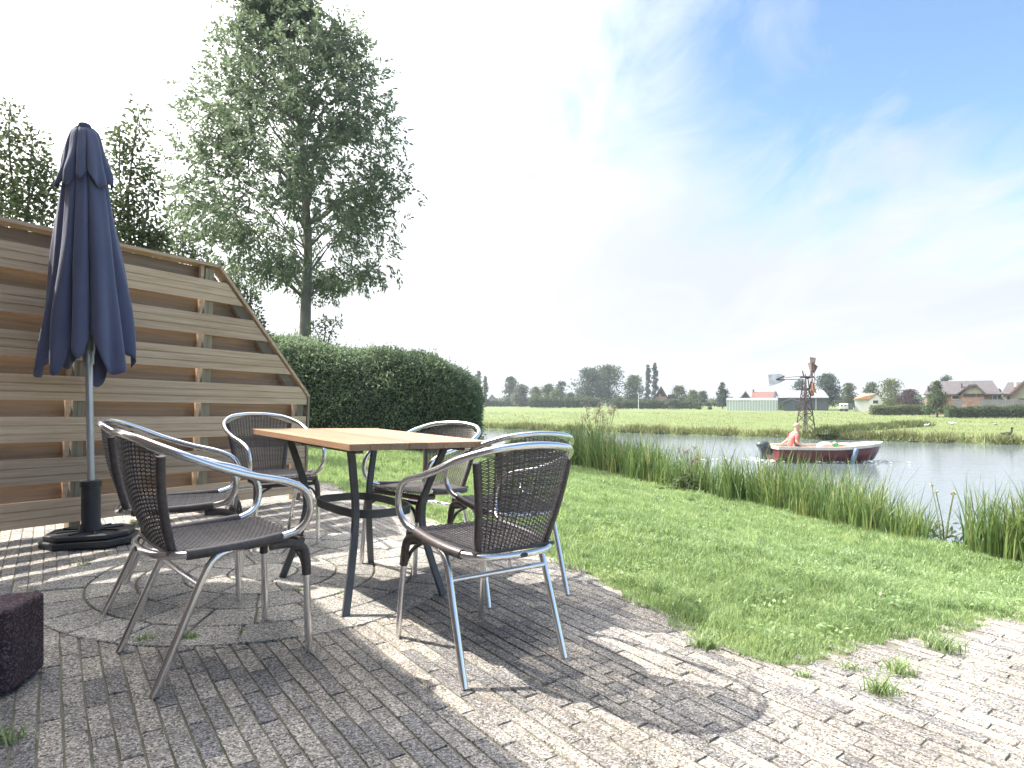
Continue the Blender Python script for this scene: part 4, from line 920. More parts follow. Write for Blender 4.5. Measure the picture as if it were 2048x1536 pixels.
nw = 15000; wx = np.where(rng.random(nw) < .72, rng.uniform(950, 1500, nw), rng.uniform(1630, 1860, nw)); dw = np.where(wx < 1600, 232, 128)+rng.uniform(-4, 4, nw); tw = 797-9*vnoise(wx, wx*.3, .035)-5*vnoise(wx, wx*.7, .11); yw = 813-(813-tw)*rng.random(nw)**.75
Pw = np.stack([(wx-1024)/F_PX*dw, dw, EYE-(yw-HZ)/F_PX*dw], 1); sw = 3.0*dw/F_PX; v, f, r = leaves(Pw, sw*(.8+.8*rng.random(nw)), sw*(.55+.4*rng.random(nw)), .5)
tag(link('distant_wood', mesh_np('distant_wood', v, f, fmat('mid', *COL['mid']), r)), 'low distant belt of woodland along the horizon', 'woodland', kind='stuff')

# ------------------------------------------------------------------ buildings across the meadow
M['b_brick'] = plain('pink_brick', (0.33, 0.21, 0.165), .9, 0, .15, 3); M['b_cream'] = plain('cream_render', (0.36, 0.32, 0.265), .9, 0, .06, 2); M['b_white'] = plain('white_paint', (0.66, 0.65, 0.63), .8, 0, .04, 2)
M['b_roofgrey'] = plain('grey_tile', (0.085, 0.074, 0.077), .8, 0, .15, 2.5); M['b_roofred'] = plain('red_tile', (0.17, 0.085, 0.07), .85, 0, .15, 2.5); M['b_rooforange'] = plain('orange_tile', (0.34, 0.18, 0.115), .85, 0, .15, 2.5)
M['b_metal'] = plain('metal_roof', (0.20, 0.215, 0.24), .7, .0, .06, 2); M['b_dark'] = plain('dark_cladding', (0.075, 0.09, 0.105), .8, 0, .12, 2); M['b_wood'] = plain('dark_timber', (0.07, 0.055, 0.05), .85, 0, .15, 2)
t = NT('window_glass'); t.set(Base_Color=(0.05, 0.06, 0.07), Roughness=0.08); M['glass'] = t.m
t = NT('glasshouse_glass'); t.set(Base_Color=(0.55, 0.62, 0.62), Roughness=0.15, Alpha=0.55); M['ghglass'] = t.m
M['b_fence'] = plain('grey_fence', (0.13, 0.13, 0.135), .9, 0, .1, 3)
class Bld:
    def __init__(s, name, label, px0, px1, base, d, cat='house', rz=0.0):
        s.d = d; s.k = d/F_PX; s.px0 = px0; a = at((px0+px1)/2, base, d); an = math.atan2(a.x, d); s.kx = s.k*math.cos(an); s.o = empty(name, (a.x, d, MEADOW_Z-.1), -an); tag(s.o, label, cat); s.cx = (px0+px1)/2
    def x(s, px): return (px-s.cx)*s.kx
    def z(s, py): return EYE-(py-HZ)*s.k-(MEADOW_Z-.1)
    def box(s, name, px0, px1, y0, y1, top, bot, mat):
        return MB().box((s.x(px0), y0, max(s.z(bot), 0)), (s.x(px1), y1, s.z(top))).build(name, M[mat], s.o)
    def window(s, px0, px1, top, bot, y, frame='b_white'):
        x0, x1, z0, z1 = s.x(px0), s.x(px1), s.z(bot), s.z(top); fw = .06
        w = MB().box((x0, y-.05, z0), (x1, y+.02, z0+fw)).box((x0, y-.05, z1-fw), (x1, y+.02, z1)).box((x0, y-.05, z0+fw), (x0+fw, y+.02, z1-fw)).box((x1-fw, y-.05, z0+fw), (x1, y+.02, z1-fw)).build('window', M[frame], s.o)
        MB().box((x0+fw, y-.02, z0+fw), (x1-fw, y+.01, z1-fw)).build('pane', M['glass'], w)
    def poly(s, name, pts, y0, y1, mat):                     # outline in photo px, extruded in depth
        return MB().prism([(s.x(a), max(s.z(b), 0)) for a, b in pts], y0, y1, lambda a, b, c: (a, c, b)).build(name, M[mat], s.o)
    def roof(s, px0, px1, eave, ridge, yf, yb, mat, hip0=0, hip1=0, th=.12):   # ridge along x, hips in px
        x0, x1, ze, zr, ym = s.x(px0), s.x(px1), s.z(eave), s.z(ridge), (yf+yb)/2; h0, h1 = s.x(px0+hip0), s.x(px1-hip1)
        v = [(x0, yf, ze), (x1, yf, ze), (x1, yb, ze), (x0, yb, ze), (h0, ym, zr), (h1, ym, zr)]; v2 = [(a, b, c-th) for a, b, c in v[:4]]
        f = [(0, 1, 5, 4), (2, 3, 4, 5), (3, 0, 4), (1, 2, 5), (6, 9, 8, 7), (0, 6, 7, 1), (1, 7, 8, 2), (2, 8, 9, 3), (3, 9, 6, 0)]
        return MB().add(v+v2, f).build('roof', M[mat], s.o)
B = Bld('bungalow', 'long grey-roofed bungalow with pink brick porch at the right', 1845, 1998, 832, 72)
B.box('wall', 1852, 1994, 0, 8, 787, 840, 'b_brick'); B.poly('gable_wall', [(1846, 838), (1846, 800), (1851, 786), (1852, 774), (1853, 770), (1853, 838)], .3, 7.6, 'b_cream')
r_ = B.roof(1845, 2000, 788, 760, -.5, 8.5, 'b_roofgrey', 14, 14)
MB().box((B.x(1922), 1.5, B.z(775)), (B.x(1925), 1.9, B.z(766))).build('vent_pipe', M['b_wood'], r_)
B.poly('porch_wall', [(1921, 840), (1921, 789), (1938, 774), (1952, 774), (1967, 789), (1967, 840)], -2.2, -.6, 'b_brick'); B.poly('porch_gable', [(1922, 788), (1938, 775), (1952, 775), (1966, 788)], -2.26, -2.205, 'b_cream')
p_ = B.poly('porch_roof', [(1910, 790), (1938, 770), (1952, 770), (1972, 790), (1968, 790), (1951, 774), (1939, 774), (1914, 790)], -2.6, 1.5, 'b_roofgrey')
for a_, b_ in ((1927, 1950), (1953, 1966)): B.window(a_, b_, 788, 793, -2.27, 'b_wood')
B.window(1903, 1919, 791, 799, -.02); B.window(1983, 1993, 791, 800, -.02)
B = Bld('gabled_house', 'cream gabled house cut off by the right picture edge', 2000, 2140, 832, 76)
B.box('wall', 2004, 2060, 1, 8, 786, 838, 'b_cream'); r_ = B.roof(2000, 2080, 787, 762, .4, 8.6, 'b_roofgrey', 12, 0)
B.poly('gable_wall', [(2023, 838), (2023, 788), (2064, 752), (2105, 788), (2105, 838)], -2.5, 2, 'b_cream'); B.poly('gable_roof', [(2016, 790), (2064, 748), (2112, 790), (2107, 790), (2064, 753), (2021, 790)], -3.0, 3, 'b_roofred')
B.window(2010, 2020, 791, 802, .98); MB().box((B.x(2026), 2, B.z(772)), (B.x(2031), 2.5, B.z(763))).build('chimney', M['b_white'], r_)
B = Bld('plank_fence', 'grey plank fence in front of the bungalow garden', 1902, 2100, 832, 66, 'fence')
for k in range(38):
    a_ = 1902+k*5.2
    if not 1921 < a_ < 1957: B.box('plank', a_, a_+4.8, 0, .04, 799+.4*math.sin(k*1.7), 840, 'b_fence')
B = Bld('barn', 'dark clad barn with pale grey metal roof behind the windmill', 1548, 1655, 820, 110, 'barn')
B.box('wall', 1553, 1655, 0, 9, 794, 826, 'b_dark'); B.roof(1551, 1657, 795, 780, -.5, 9.5, 'b_metal', 3, 9); B.poly('gable_wall', [(1545, 826), (1545, 797), (1549, 782), (1553, 796), (1553, 826)], .2, 8.5, 'b_metal')
B.box('downpipe', 1631, 1632.3, -.12, -.02, 795, 826, 'b_white')
B = Bld('red_roofed_house', 'house with red tiled roof and chimney left of the barn', 1503, 1549, 815, 128)
B.box('wall', 1506, 1547, 0, 7, 796, 822, 'b_cream'); r_ = B.roof(1503, 1550, 797, 783, -.4, 7.4, 'b_roofred'); MB().box((B.x(1504.5), 3.2, B.z(789)), (B.x(1508), 3.9, B.z(778.5))).build('chimney', M['b_roofred'], r_)
for a_ in (1517, 1528, 1538): B.window(a_, a_+7, 797.5, 802, -.02)
B = Bld('dark_gable_house', 'dark timber gable house peeping over the glasshouse', 1476, 1504, 812, 130)
B.poly('wall', [(1480, 824), (1480, 799), (1491, 784), (1502, 799), (1502, 824)], 0, 7, 'b_wood'); B.poly('roof', [(1476, 801), (1491, 781.5), (1506, 801), (1503.5, 801), (1491, 784.5), (1478.5, 801)], -.4, 7.4, 'b_metal')
B = Bld('glasshouse', 'long low glasshouse with pale frame and glass panes', 1452, 1554, 820, 108, 'greenhouse')
for k in range(18):
    a_ = 1452.5+k*5.7; fr = B.box('frame_post', a_, a_+.8, 0, .08, 801, 826, 'b_white'); g2 = B.box('pane', a_+.8, a_+5.7, .02, .05, 802, 826, 'ghglass')
B.box('gutter', 1452, 1555, -.05, .12, 799.6, 801, 'b_white'); B.box('back_wall', 1453, 1553, 3.0, 3.1, 802, 826, 'ghglass')
MB().add([Vector(p) for p in ((B.x(1452), .0, B.z(799.6)), (B.x(1555), .0, B.z(799.6)), (B.x(1555), 1.6, B.z(796)), (B.x(1452), 1.6, B.z(796)), (B.x(1555), 3.1, B.z(799.6)), (B.x(1452), 3.1, B.z(799.6)))], [(0, 1, 2, 3), (3, 2, 4, 5)]).build('glass_roof', M['ghglass'], B.o)
B = Bld('open_shelter', 'low dark shelter with pale pitched roof edge before the barn', 1563, 1604, 820, 104, 'shed')
B.poly('wall', [(1567, 826), (1567, 803), (1583, 798), (1601, 803), (1601, 826)], 0, 3, 'b_dark'); B.poly('roof', [(1563, 804), (1583, 796.5), (1604, 803.5), (1604, 805), (1583, 798), (1563, 805.5)], -.3, 3.3, 'b_metal')
B = Bld('white_shed', 'small white shed with faded orange tiled roof', 1706, 1768, 817, 98, 'shed')
B.box('wall', 1709, 1740, .3, 4.5, 797, 824, 'b_white'); B.poly('gable_wall', [(1738, 824), (1738, 798), (1752, 788), (1767, 798), (1767, 824)], 0, 4.6, 'b_white')
MB().add([Vector(p) for p in ((B.x(1707), -.2, B.z(798.5)), (B.x(1738), -.2, B.z(798.5)), (B.x(1753), -.2, B.z(787)), (B.x(1720), 2.2, B.z(787)), (B.x(1753), 5, B.z(787)), (B.x(1768), -.2, B.z(798.5)), (B.x(1768), 5, B.z(798.5)), (B.x(1707), 5, B.z(798.5)))], [(0, 1, 2, 3), (3, 2, 4), (2, 5, 6, 4), (0, 3, 7), (3, 4, 7)]).build('roof', M['b_rooforange'], B.o)
B.window(1745, 1757, 800, 808, -.02, 'b_white')
B = Bld('white_trailer', 'small white caravan parked left of the white shed', 1678, 1706, 820, 99, 'caravan')
bevel(B.box('body', 1678, 1697, 0, 2, 807, 819, 'b_white'), .15); B.box('awning', 1697, 1706, .1, 1.9, 806.5, 819, 'b_dark'); B.window(1681, 1686, 809, 813, -.02); B.window(1688, 1694, 809, 813, -.02)
for a_ in (1683, 1692): MB().lathe([(.3, -.08), (.32, 0), (.3, .08)], 14).build('wheel', M['black'], B.o).matrix_local = Matrix.Translation((B.x(a_), .1, .36)) @ Matrix.Rotation(math.pi/2, 4, 'X')
B = Bld('brick_gable_house', 'small brick house with steep dark gable roof among the trees', 1302, 1348, 816, 145)
B.poly('wall', [(1306, 824), (1306, 802), (1322, 777), (1338, 802), (1338, 824)], 0, 9, 'b_brick'); B.poly('gable_cladding', [(1312, 793), (1322, 778), (1332, 793)], -.1, -.01, 'b_wood'); B.poly('roof', [(1302, 805), (1322, 772), (1342, 805), (1339, 805), (1322, 776.5), (1305, 805)], -.5, 9, 'b_roofgrey')
B.window(1318, 1322, 789, 793, -.12); B.box('side_wing', 1336, 1347, 2, 9, 789, 824, 'b_wood')
B = Bld('far_cottage', 'tiny far cottage with pale roof left of the willow', 972, 998, 811, 230)
B.poly('wall', [(975, 816), (975, 801), (984, 791), (993, 801), (993, 816)], 0, 8, 'b_cream'); B.poly('roof', [(971, 803), (984, 788.5), (998, 803), (995, 803), (984, 791), (974, 803)], -.5, 8.5, 'b_metal')
p0 = at(1277, 815, 120); o = MB().tube([(0, 0, 0), (0, 0, 3.3)], [.07, .05], 8).build('mooring_pole', M['b_white']); o.location = (p0.x, p0.y, MEADOW_Z); tag(o, 'pale upright pole standing before the paired poplars', 'pole')

# ------------------------------------------------------------------ wind pump on the far bank
WD = 31.0; wb = at(1611, 865, WD); wb.z = MEADOW_Z-.02; k_ = WD/F_PX
mill = empty('wind_pump', wb, .0); tag(mill, 'rusty lattice wind pump with grey tail vane standing in the meadow', 'wind pump')
M['rust'] = plain('rusty_steel', (0.10, 0.075, 0.07), .8, .3, .3, 8); M['rust_sunlit'] = plain('rust_sunlit', (0.50, 0.23, 0.12), .8, .1, .3, 6); M['vane'] = plain('weathered_zinc', (0.68, 0.67, 0.66), .7, .2, .2, 4)
hubz = (865-752)*k_; th_ = hubz-.12; w0, w1 = 17*k_, 4.2*k_
q0 = Quaternion((0, 0, 1), .5)
def leg_at(i, z): 
    w = w0+(w1-w0)*min(z/th_, 1)**.85; s_ = ((-1, -1), (1, -1), (1, 1), (-1, 1))[i]; return q0 @ Vector((s_[0]*w*.8, s_[1]*w*.8, z))
for i in range(4): MB().tube([leg_at(i, z) for z in np.linspace(0, th_, 8)], .026, 6).build('tower_leg', M['rust'], mill)
lv = [.05, .55, 1.0, 1.4, 1.75, 2.05, 2.35]
for a_, b_ in zip(lv[:-1], lv[1:]):
    for i in range(4):
        j = (i+1) % 4; MB().tube([leg_at(i, a_), leg_at(j, b_)], .013, 5).tube([leg_at(j, a_), leg_at(i, b_)], .013, 5).build('cross_brace', M['rust'], mill)
for z in (1.0, 2.05): 
    w = .20 if z > 2 else .32
    MB().lathe([(w, z-.02), (w*1.1, z), (w, z+.03)], 12).build('platform', M['rust'], mill)
MB().tube([(0, 0, 0), (0, 0, hubz+.15)], .022, 6).build('pump_rod', M['rust'], mill)
ax = Vector((.93, -.30, .0)).normalized(); hub = Vector((.10, 0, hubz)); U = Vector((0, 0, 1)); Vv = ax.cross(U)
MB().tube([hub-ax*.35, hub+ax*.30], .05, 8).build('hub', M['rust'], mill)
MB().tube(spline([hub-ax*.05+Vector((-.20, 0, .32)), hub+Vector((-.18, 0, .05)), hub+Vector((0, 0, -.08)), hub+Vector((.18, 0, .05)), hub+Vector((.20, 0, .32))], 5), .03, 6).build('yoke', M['rust'], mill)
nbl = 8
for i in range(nbl):
    a = 2*math.pi*i/nbl+.12; r_ = U*math.cos(a)+Vv*math.sin(a); tdir = -U*math.sin(a)+Vv*math.cos(a); wd = (tdir*.75+ax*.66).normalized(); nrm_ = r_.cross(wd)
    pts_ = [(.34, .07), (.62, .13), (.96, .19), (1.0, -.17), (.62, -.11), (.34, -.06)]; c0 = hub+ax*.22
    v = [c0+r_*p+wd*q_+nrm_*.006 for p, q_ in pts_]+[c0+r_*p+wd*q_-nrm_*.006 for p, q_ in pts_]; n = 6
    MB().add(v, [list(range(6)), list(range(6, 12))[::-1]]+[(j, 6+j, 6+(j+1) % 6, (j+1) % 6) for j in range(6)]).build('blade', M['rust_sunlit'] if i in (3, 4) else M['rust'], mill)  # bottom blades: sunlight on the rust is put into their orange colour
    MB().tube([hub+ax*.22, c0+r_*.6], .012, 5).build('spoke', M['rust'], mill)
MB().tube([c0+(U*math.cos(a)+Vv*math.sin(a))*.72 for a in np.linspace(0, 6.283, 33)[:-1]], .010, 5, True).build('wheel_ring', M['rust'], mill)
tx = lambda px, py: Vector(((px-1611)*k_, .12, (865-py)*k_))
MB().tube([tx(1608, 756), tx(1570, 757)], .018, 6).tube([tx(1608, 750), tx(1572, 753)], .014, 6).build('tail_arm', M['rust'], mill)
vp = [(1538, 747), (1562, 745), (1570, 749), (1571, 758), (1562, 764), (1540, 771)]
v = [tx(a_, b_)+Vector((0, .008, 0)) for a_, b_ in vp]+[tx(a_, b_)-Vector((0, .008, 0)) for a_, b_ in vp]
MB().add(v, [list(range(6)), list(range(6, 12))[::-1]]+[(j, 6+j, 6+(j+1) % 6, (j+1) % 6) for j in range(6)]).build('tail_vane', M['vane'], mill)
MB().bar(tx(1554, 757)-Vector((0, .03, 0)), tx(1571, 750)-Vector((0, .03, 0)), .02, .05).bar(tx(1554, 757)-Vector((0, .03, 0)), tx(1571, 758)-Vector((0, .03, 0)), .02, .05).build('vane_brace', M['rust'], mill)

# ------------------------------------------------------------------ motor boat with two people
BD = 19.6; bo = at(1641, 920, BD); bo.z = WATER_Z; kb = BD/F_PX
boat = empty('motor_boat', bo, .02); tag(boat, 'dark red open motor boat with cream rim and outboard engine', 'boat')
M['hull'] = plain('hull_maroon', (0.15, 0.032, 0.038), .28, 0, .12, 3); M['gel'] = plain('cream_gelcoat', (0.66, 0.58, 0.48), .4, 0, .06, 4); M['engine'] = plain('engine_grey', (0.05, 0.065, 0.075), .35, 0, .1, 6)
xs_ = np.linspace(-1.62, 1.92, 27); secs = []
def hullsec(x):
    t_ = (x+1.62)/3.54; hwid = .74*np.interp(t_, [0, .25, .55, .8, .93, 1], [.86, .97, 1, .74, .38, .02]); sheer = .42+.03*(1-t_)+.19*max(t_-.45, 0)**1.5*1.9; keel = -.12 + .50*max((t_-.80)/.20, 0)**2.0
    rake = .16*max((t_-.6)/.4, 0)**2
    return hwid, sheer, keel, rake
for x in xs_:
    hwid, sh, ke, rk = hullsec(x); pr = [(0, ke), (hwid*.62, ke+.05), (hwid*.88, ke+(sh-ke)*.42), (hwid*.98, ke+(sh-ke)*.72), (hwid, sh)]
    secs.append([Vector((x+rk*(z-ke), -y, z)) for y, z in pr[::-1]]+[Vector((x+rk*(z-ke), y, z)) for y, z in pr[1:]])
def loft(secs, cap=True):
    n = len(secs[0]); v = [p for s_ in secs for p in s_]; f = [(i*n+j, i*n+j+1, (i+1)*n+j+1, (i+1)*n+j) for i in range(len(secs)-1) for j in range(n-1)]
    if cap: f.append(list(range(n)))
    return MB().add(v, f)
o = loft(secs).build('hull', M['hull'], boat, True)
rim = [s_[0]+Vector((0, -.03, .01)) for s_ in secs]; rim2 = [s_[-1]+Vector((0, .03, .01)) for s_ in secs]
MB().flat(rim+rim2[::-1], .085, .09, True).build('gunwale', M['gel'], boat)
ins_ = []
for x in xs_[1:-2]:
    hwid, sh, ke, rk = hullsec(x); hwid -= .06; ins_.append([Vector((x, -hwid, sh-.02)), Vector((x, -hwid*.9, .12)), Vector((x, hwid*.9, .12)), Vector((x, hwid, sh-.02))])
loft(ins_).build('cockpit_liner', M['gel'], boat)
fd = [Vector((x, -hullsec(x)[0]+.05, hullsec(x)[1]+.03)) for x in xs_ if x > .75]; fd2 = [Vector((p.x, -p.y, p.z)) for p in fd]; nf = len(fd)
MB().add(fd+fd2, [(i, i+1, nf+i+1, nf+i) for i in range(nf-1)]).build('foredeck', M['gel'], boat)
MB().box((-1.5, -.6, .30), (-.95, .6, .40)).build('stern_bench', M['gel'], boat); MB().box((.05, -.6, .26), (.40, .6, .34)).build('thwart', M['gel'], boat)
MB().tube(spline([(.45, -.55, .46), (.5, -.56, .60), (1.2, -.44, .66), (1.45, -.30, .62)], 5), .014, 6).build('hand_rail', M['alu'], boat, True)
eng = MB(); eng.blob((-1.86, 0, .52), .22, .17, .13, 12, 8); e_ = bevel(eng.build('outboard_engine', M['engine'], boat, True), .0); 
MB().box((-1.96, -.11, .30), (-1.72, .11, .46)).box((-1.92, -.06, -.35), (-1.76, .06, .34)).build('engine_leg', M['engine'], boat); MB().box((-1.76, -.14, .22), (-1.62, .14, .40)).build('transom_clamp', M['engine'], boat)
MB().lathe([(.02, -.29), (.065, -.24), (.072, -.1), (.072, .14), (.06, .19), (.02, .22)], 12).build('fender', plain('fender_blue', (0.12, 0.17, 0.26), .45), boat, True).matrix_local = Matrix.Translation((.62, -.83, .26)) @ Matrix.Rotation(.32, 4, 'Y')
# foam at the stern and bow
fv = []; nfm = 900
for xx, yy, sx_, sy_, n in ((-1.95, -.1, .22, .3, 320), (1.45, -.45, .2, .06, 70), (.2, -.76, .9, .03, 60), (-4.2, .2, 1.6, .4, 50)):
    fv.append(np.stack([xx+rng.normal(0, sx_, n), yy+rng.normal(0, sy_, n), rng.random(n)*.05], 1))
fv = np.concatenate(fv); r_ = .008+.022*rng.random(len(fv)); a = rng.random(len(fv))*6.28
tv = np.stack([fv+np.stack([r_*2.4*np.cos(a+q_), r_*np.sin(a+q_), (q_ == 0)*.03*np.ones(len(fv))], 1) for q_ in (0, 2.1, 4.2)], 1).reshape(-1, 3)
o = link('boat_wake', mesh_np('boat_wake', tv, np.arange(len(tv)).reshape(-1, 3), M['foam'])); o.location = bo; tag(o, 'white foam splashing at the stern and bow of the boat', 'foam', kind='stuff')
M['skin'] = plain('skin', (0.52, 0.33, 0.25), .6, 0, .05); M['shirt_red'] = plain('red_shirt', (0.50, 0.15, 0.14), .8, 0, .1, 20); M['shirt_pink'] = plain('pale_pink_shirt', (0.62, 0.40, 0.38), .8, 0, .1, 20); M['hair_fair'] = plain('fair_hair', (0.42, 0.33, 0.24), .8, 0, .15, 30); M['shorts'] = plain('grey_shorts', (0.12, 0.12, 0.14), .85)
def skin_mesh(name, joints, edges, mat, parent, sub=2):
    me = bpy.data.meshes.new(name); me.from_pydata([Vector(j[0]) for j in joints], edges, []); me.materials.append(mat); o = link(name, me, parent)
    md = o.modifiers.new('skin', 'SKIN'); md.use_smooth_shade = True
    for i, j in enumerate(joints): me.skin_vertices[0].data[i].radius = (j[1], j[2] if len(j) > 2 else j[1]); me.skin_vertices[0].data[i].use_root = (i == 0)
    o.modifiers.new('sub', 'SUBSURF').levels = sub; o.modifiers['sub'].render_levels = sub; return o
# helmsman: sits on the stern bench, facing the bow, hand on the tiller behind him
hp = at(1584, 893, BD); px_ = hp.x-bo.x
per = empty('person', bo+Vector((px_, -.05, .35))); tag(per, 'seated person in red shirt steering the boat at the stern', 'person')
skin_mesh('body', [((0, 0, .09), .13, .17), ((.02, 0, .28), .12, .16), ((.07, 0, .47), .105, .18), ((.10, 0, .58), .055), ((.115, 0, .64), .05), ((.135, 0, .72), .085, .075), ((.14, 0, .80), .075, .07),
    ((.05, -.19, .50), .05), ((.02, -.23, .27), .043), ((.22, -.20, .14), .035), ((.33, -.18, .12), .035, .02), ((.05, .19, .50), .05), ((-.08, .25, .28), .043), ((-.28, .20, .16), .035), ((-.37, .16, .15), .034, .02),
    ((.04, -.10, .08), .085), ((.42, -.13, .10), .065), ((.46, -.13, -.26), .045), ((.56, -.13, -.28), .035), ((.04, .10, .08), .085), ((.42, .12, .10), .065), ((.48, .12, -.26), .045), ((.58, .12, -.28), .035)],
    [(0, 1), (1, 2), (2, 3), (3, 4), (4, 5), (5, 6), (2, 7), (7, 8), (8, 9), (9, 10), (2, 11), (11, 12), (12, 13), (13, 14), (0, 15), (15, 16), (16, 17), (17, 18), (0, 19), (19, 20), (20, 21), (21, 22)], M['skin'], per)
skin_mesh('shirt', [((-.005, 0, .04), .165, .205), ((.02, 0, .28), .15, .19), ((.07, 0, .47), .13, .20), ((.095, 0, .55), .075), ((.05, -.20, .50), .068), ((.025, -.235, .33), .062), ((.05, .20, .50), .068), ((-.05, .245, .34), .062)], [(0, 1), (1, 2), (2, 3), (2, 4), (4, 5), (2, 6), (6, 7)], M['shirt_red'], per)
skin_mesh('shorts', [((.01, 0, .05), .15, .19), ((.08, -.10, .08), .105), ((.34, -.125, .10), .085), ((.08, .10, .08), .105), ((.34, .12, .10), .085)], [(0, 1), (1, 2), (0, 3), (3, 4)], M['shorts'], per)
MB().blob((.125, 0, .785), .095, .085, .080, 12, 8).build('hair', M['hair_fair'], per, True); MB().blob((.225, 0, .735), .016, .014, .022, 8, 6).build('nose', M['skin'], per, True)
hp2 = at(1643, 893, BD)
per2 = empty('person', bo+Vector((hp2.x-bo.x, -.05, .18))); tag(per2, 'person in pale pink bending forward beside the green tub in the boat', 'person')
skin_mesh('body', [((-.12, 0, .16), .13, .16), ((.02, 0, .30), .12, .15), ((.18, 0, .36), .10, .17), ((.27, 0, .36), .05), ((.33, 0, .35), .05), ((.40, 0, .33), .08, .07), ((.46, 0, .29), .07),
    ((.19, -.17, .32), .048), ((.28, -.19, .14), .04), ((.40, -.14, .06), .034), ((.46, -.12, .05), .032, .02), ((.19, .17, .32), .048), ((.28, .19, .14), .04), ((.42, .12, .10), .034), ((.47, .10, .09), .032, .02),
    ((-.10, -.10, .12), .08), ((.14, -.13, .13), .062), ((.02, -.13, -.10), .045), ((.12, -.13, -.11), .034), ((-.10, .10, .12), .08), ((.14, .12, .13), .062), ((.02, .12, -.10), .045), ((.12, .12, -.11), .034)],
    [(0, 1), (1, 2), (2, 3), (3, 4), (4, 5), (5, 6), (2, 7), (7, 8), (8, 9), (9, 10), (2, 11), (11, 12), (12, 13), (13, 14), (0, 15), (15, 16), (16, 17), (17, 18), (0, 19), (19, 20), (20, 21), (21, 22)], M['skin'], per2)
skin_mesh('shirt', [((-.14, 0, .15), .16, .19), ((.02, 0, .30), .145, .18), ((.18, 0, .36), .125, .19), ((.25, 0, .36), .07), ((.19, -.18, .31), .062), ((.24, -.19, .20), .055), ((.19, .18, .31), .062), ((.24, .19, .20), .055)], [(0, 1), (1, 2), (2, 3), (2, 4), (4, 5), (2, 6), (6, 7)], M['shirt_pink'], per2)
MB().blob((.40, 0, .37), .09, .082, .07, 12, 8).build('hair', M['hair_fair'], per2, True)
g0 = at(1663, 893, BD); tub = empty('green_tub', bo+Vector((g0.x-bo.x, -.05, .345))); tag(tub, 'bright green plastic tub standing in the boat', 'tub')
M['green'] = plain('green_plastic', (0.06, 0.42, 0.17), .4, 0, .05); MB().lathe([(.14, 0), (.175, .18), (.185, .19), (.185, .205), (.165, .205), (.13, .01)], 16).build('bucket', M['green'], tub, True); MB().tube([(-.175, 0, .2), (-.1, 0, .29), (.1, 0, .29), (.175, 0, .2)], .01, 6).build('handle', M['green'], tub)
MB().box((-.12, -.12, -.02), (.12, .12, .0)).build('lid_base', M['green'], tub)

# ------------------------------------------------------------------ birds on the meadow
def bird(name, label, px, py, d, size, mat, neck, face=1):
    p = at(px, py, d); mb = MB(); mb.blob((0, 0, .16*size), .24*size, .12*size, .11*size, 12, 8)
    mb.tube(spline([(face*.17*size, 0, .18*size), (face*.25*size, 0, (.20+neck*.5)*size), (face*.24*size, 0, (.22+neck)*size)], 4), [.05*size]*5+[.04*size]*4, 8)
    mb.blob((face*.27*size, 0, (.24+neck)*size), .07*size, .045*size, .045*size, 8, 6); mb.tube([(face*.32*size, 0, (.235+neck)*size), (face*.40*size, 0, (.22+neck)*size)], [.02*size, .006*size], 6)
    mb.tube([(-face*.18*size, 0, .18*size), (-face*.34*size, 0, .21*size)], [.06*size, .02*size], 6)
    for s_ in (-1, 1): mb.tube([(0, s_*.04*size, .09*size), (0, s_*.04*size, 0)], .012*size, 5)
    o = mb.build(name, mat, None, True); o.location = (p.x, p.y, MEADOW_Z+.0); tag(o, label, 'bird'); return o
M['bird_dark'] = plain('dark_feathers', (0.025, 0.025, 0.028), .7, 0, .2, 20); M['bird_white'] = plain('white_feathers', (0.75, 0.74, 0.70), .8, 0, .05, 20); M['bird_grey'] = plain('grey_feathers', (0.35, 0.33, 0.30), .8, 0, .2, 20)
bird('dark_bird', 'black long-necked bird standing on the far bank at the right', 2014, 884, 27.6, .85, M['bird_dark'], .24)
bird('white_bird', 'white bird resting in the meadow below the bungalow', 1905, 852, 41, .80, M['bird_white'], .02, -1)
bird('white_bird', 'whitish bird at the right end of the dark ditch', 1853, 855, 39, .62, M['bird_white'], .05)
bird('small_bird', 'small grey bird in the meadow left of the black bird', 1991, 854, 41, .5, M['bird_grey'], .05)

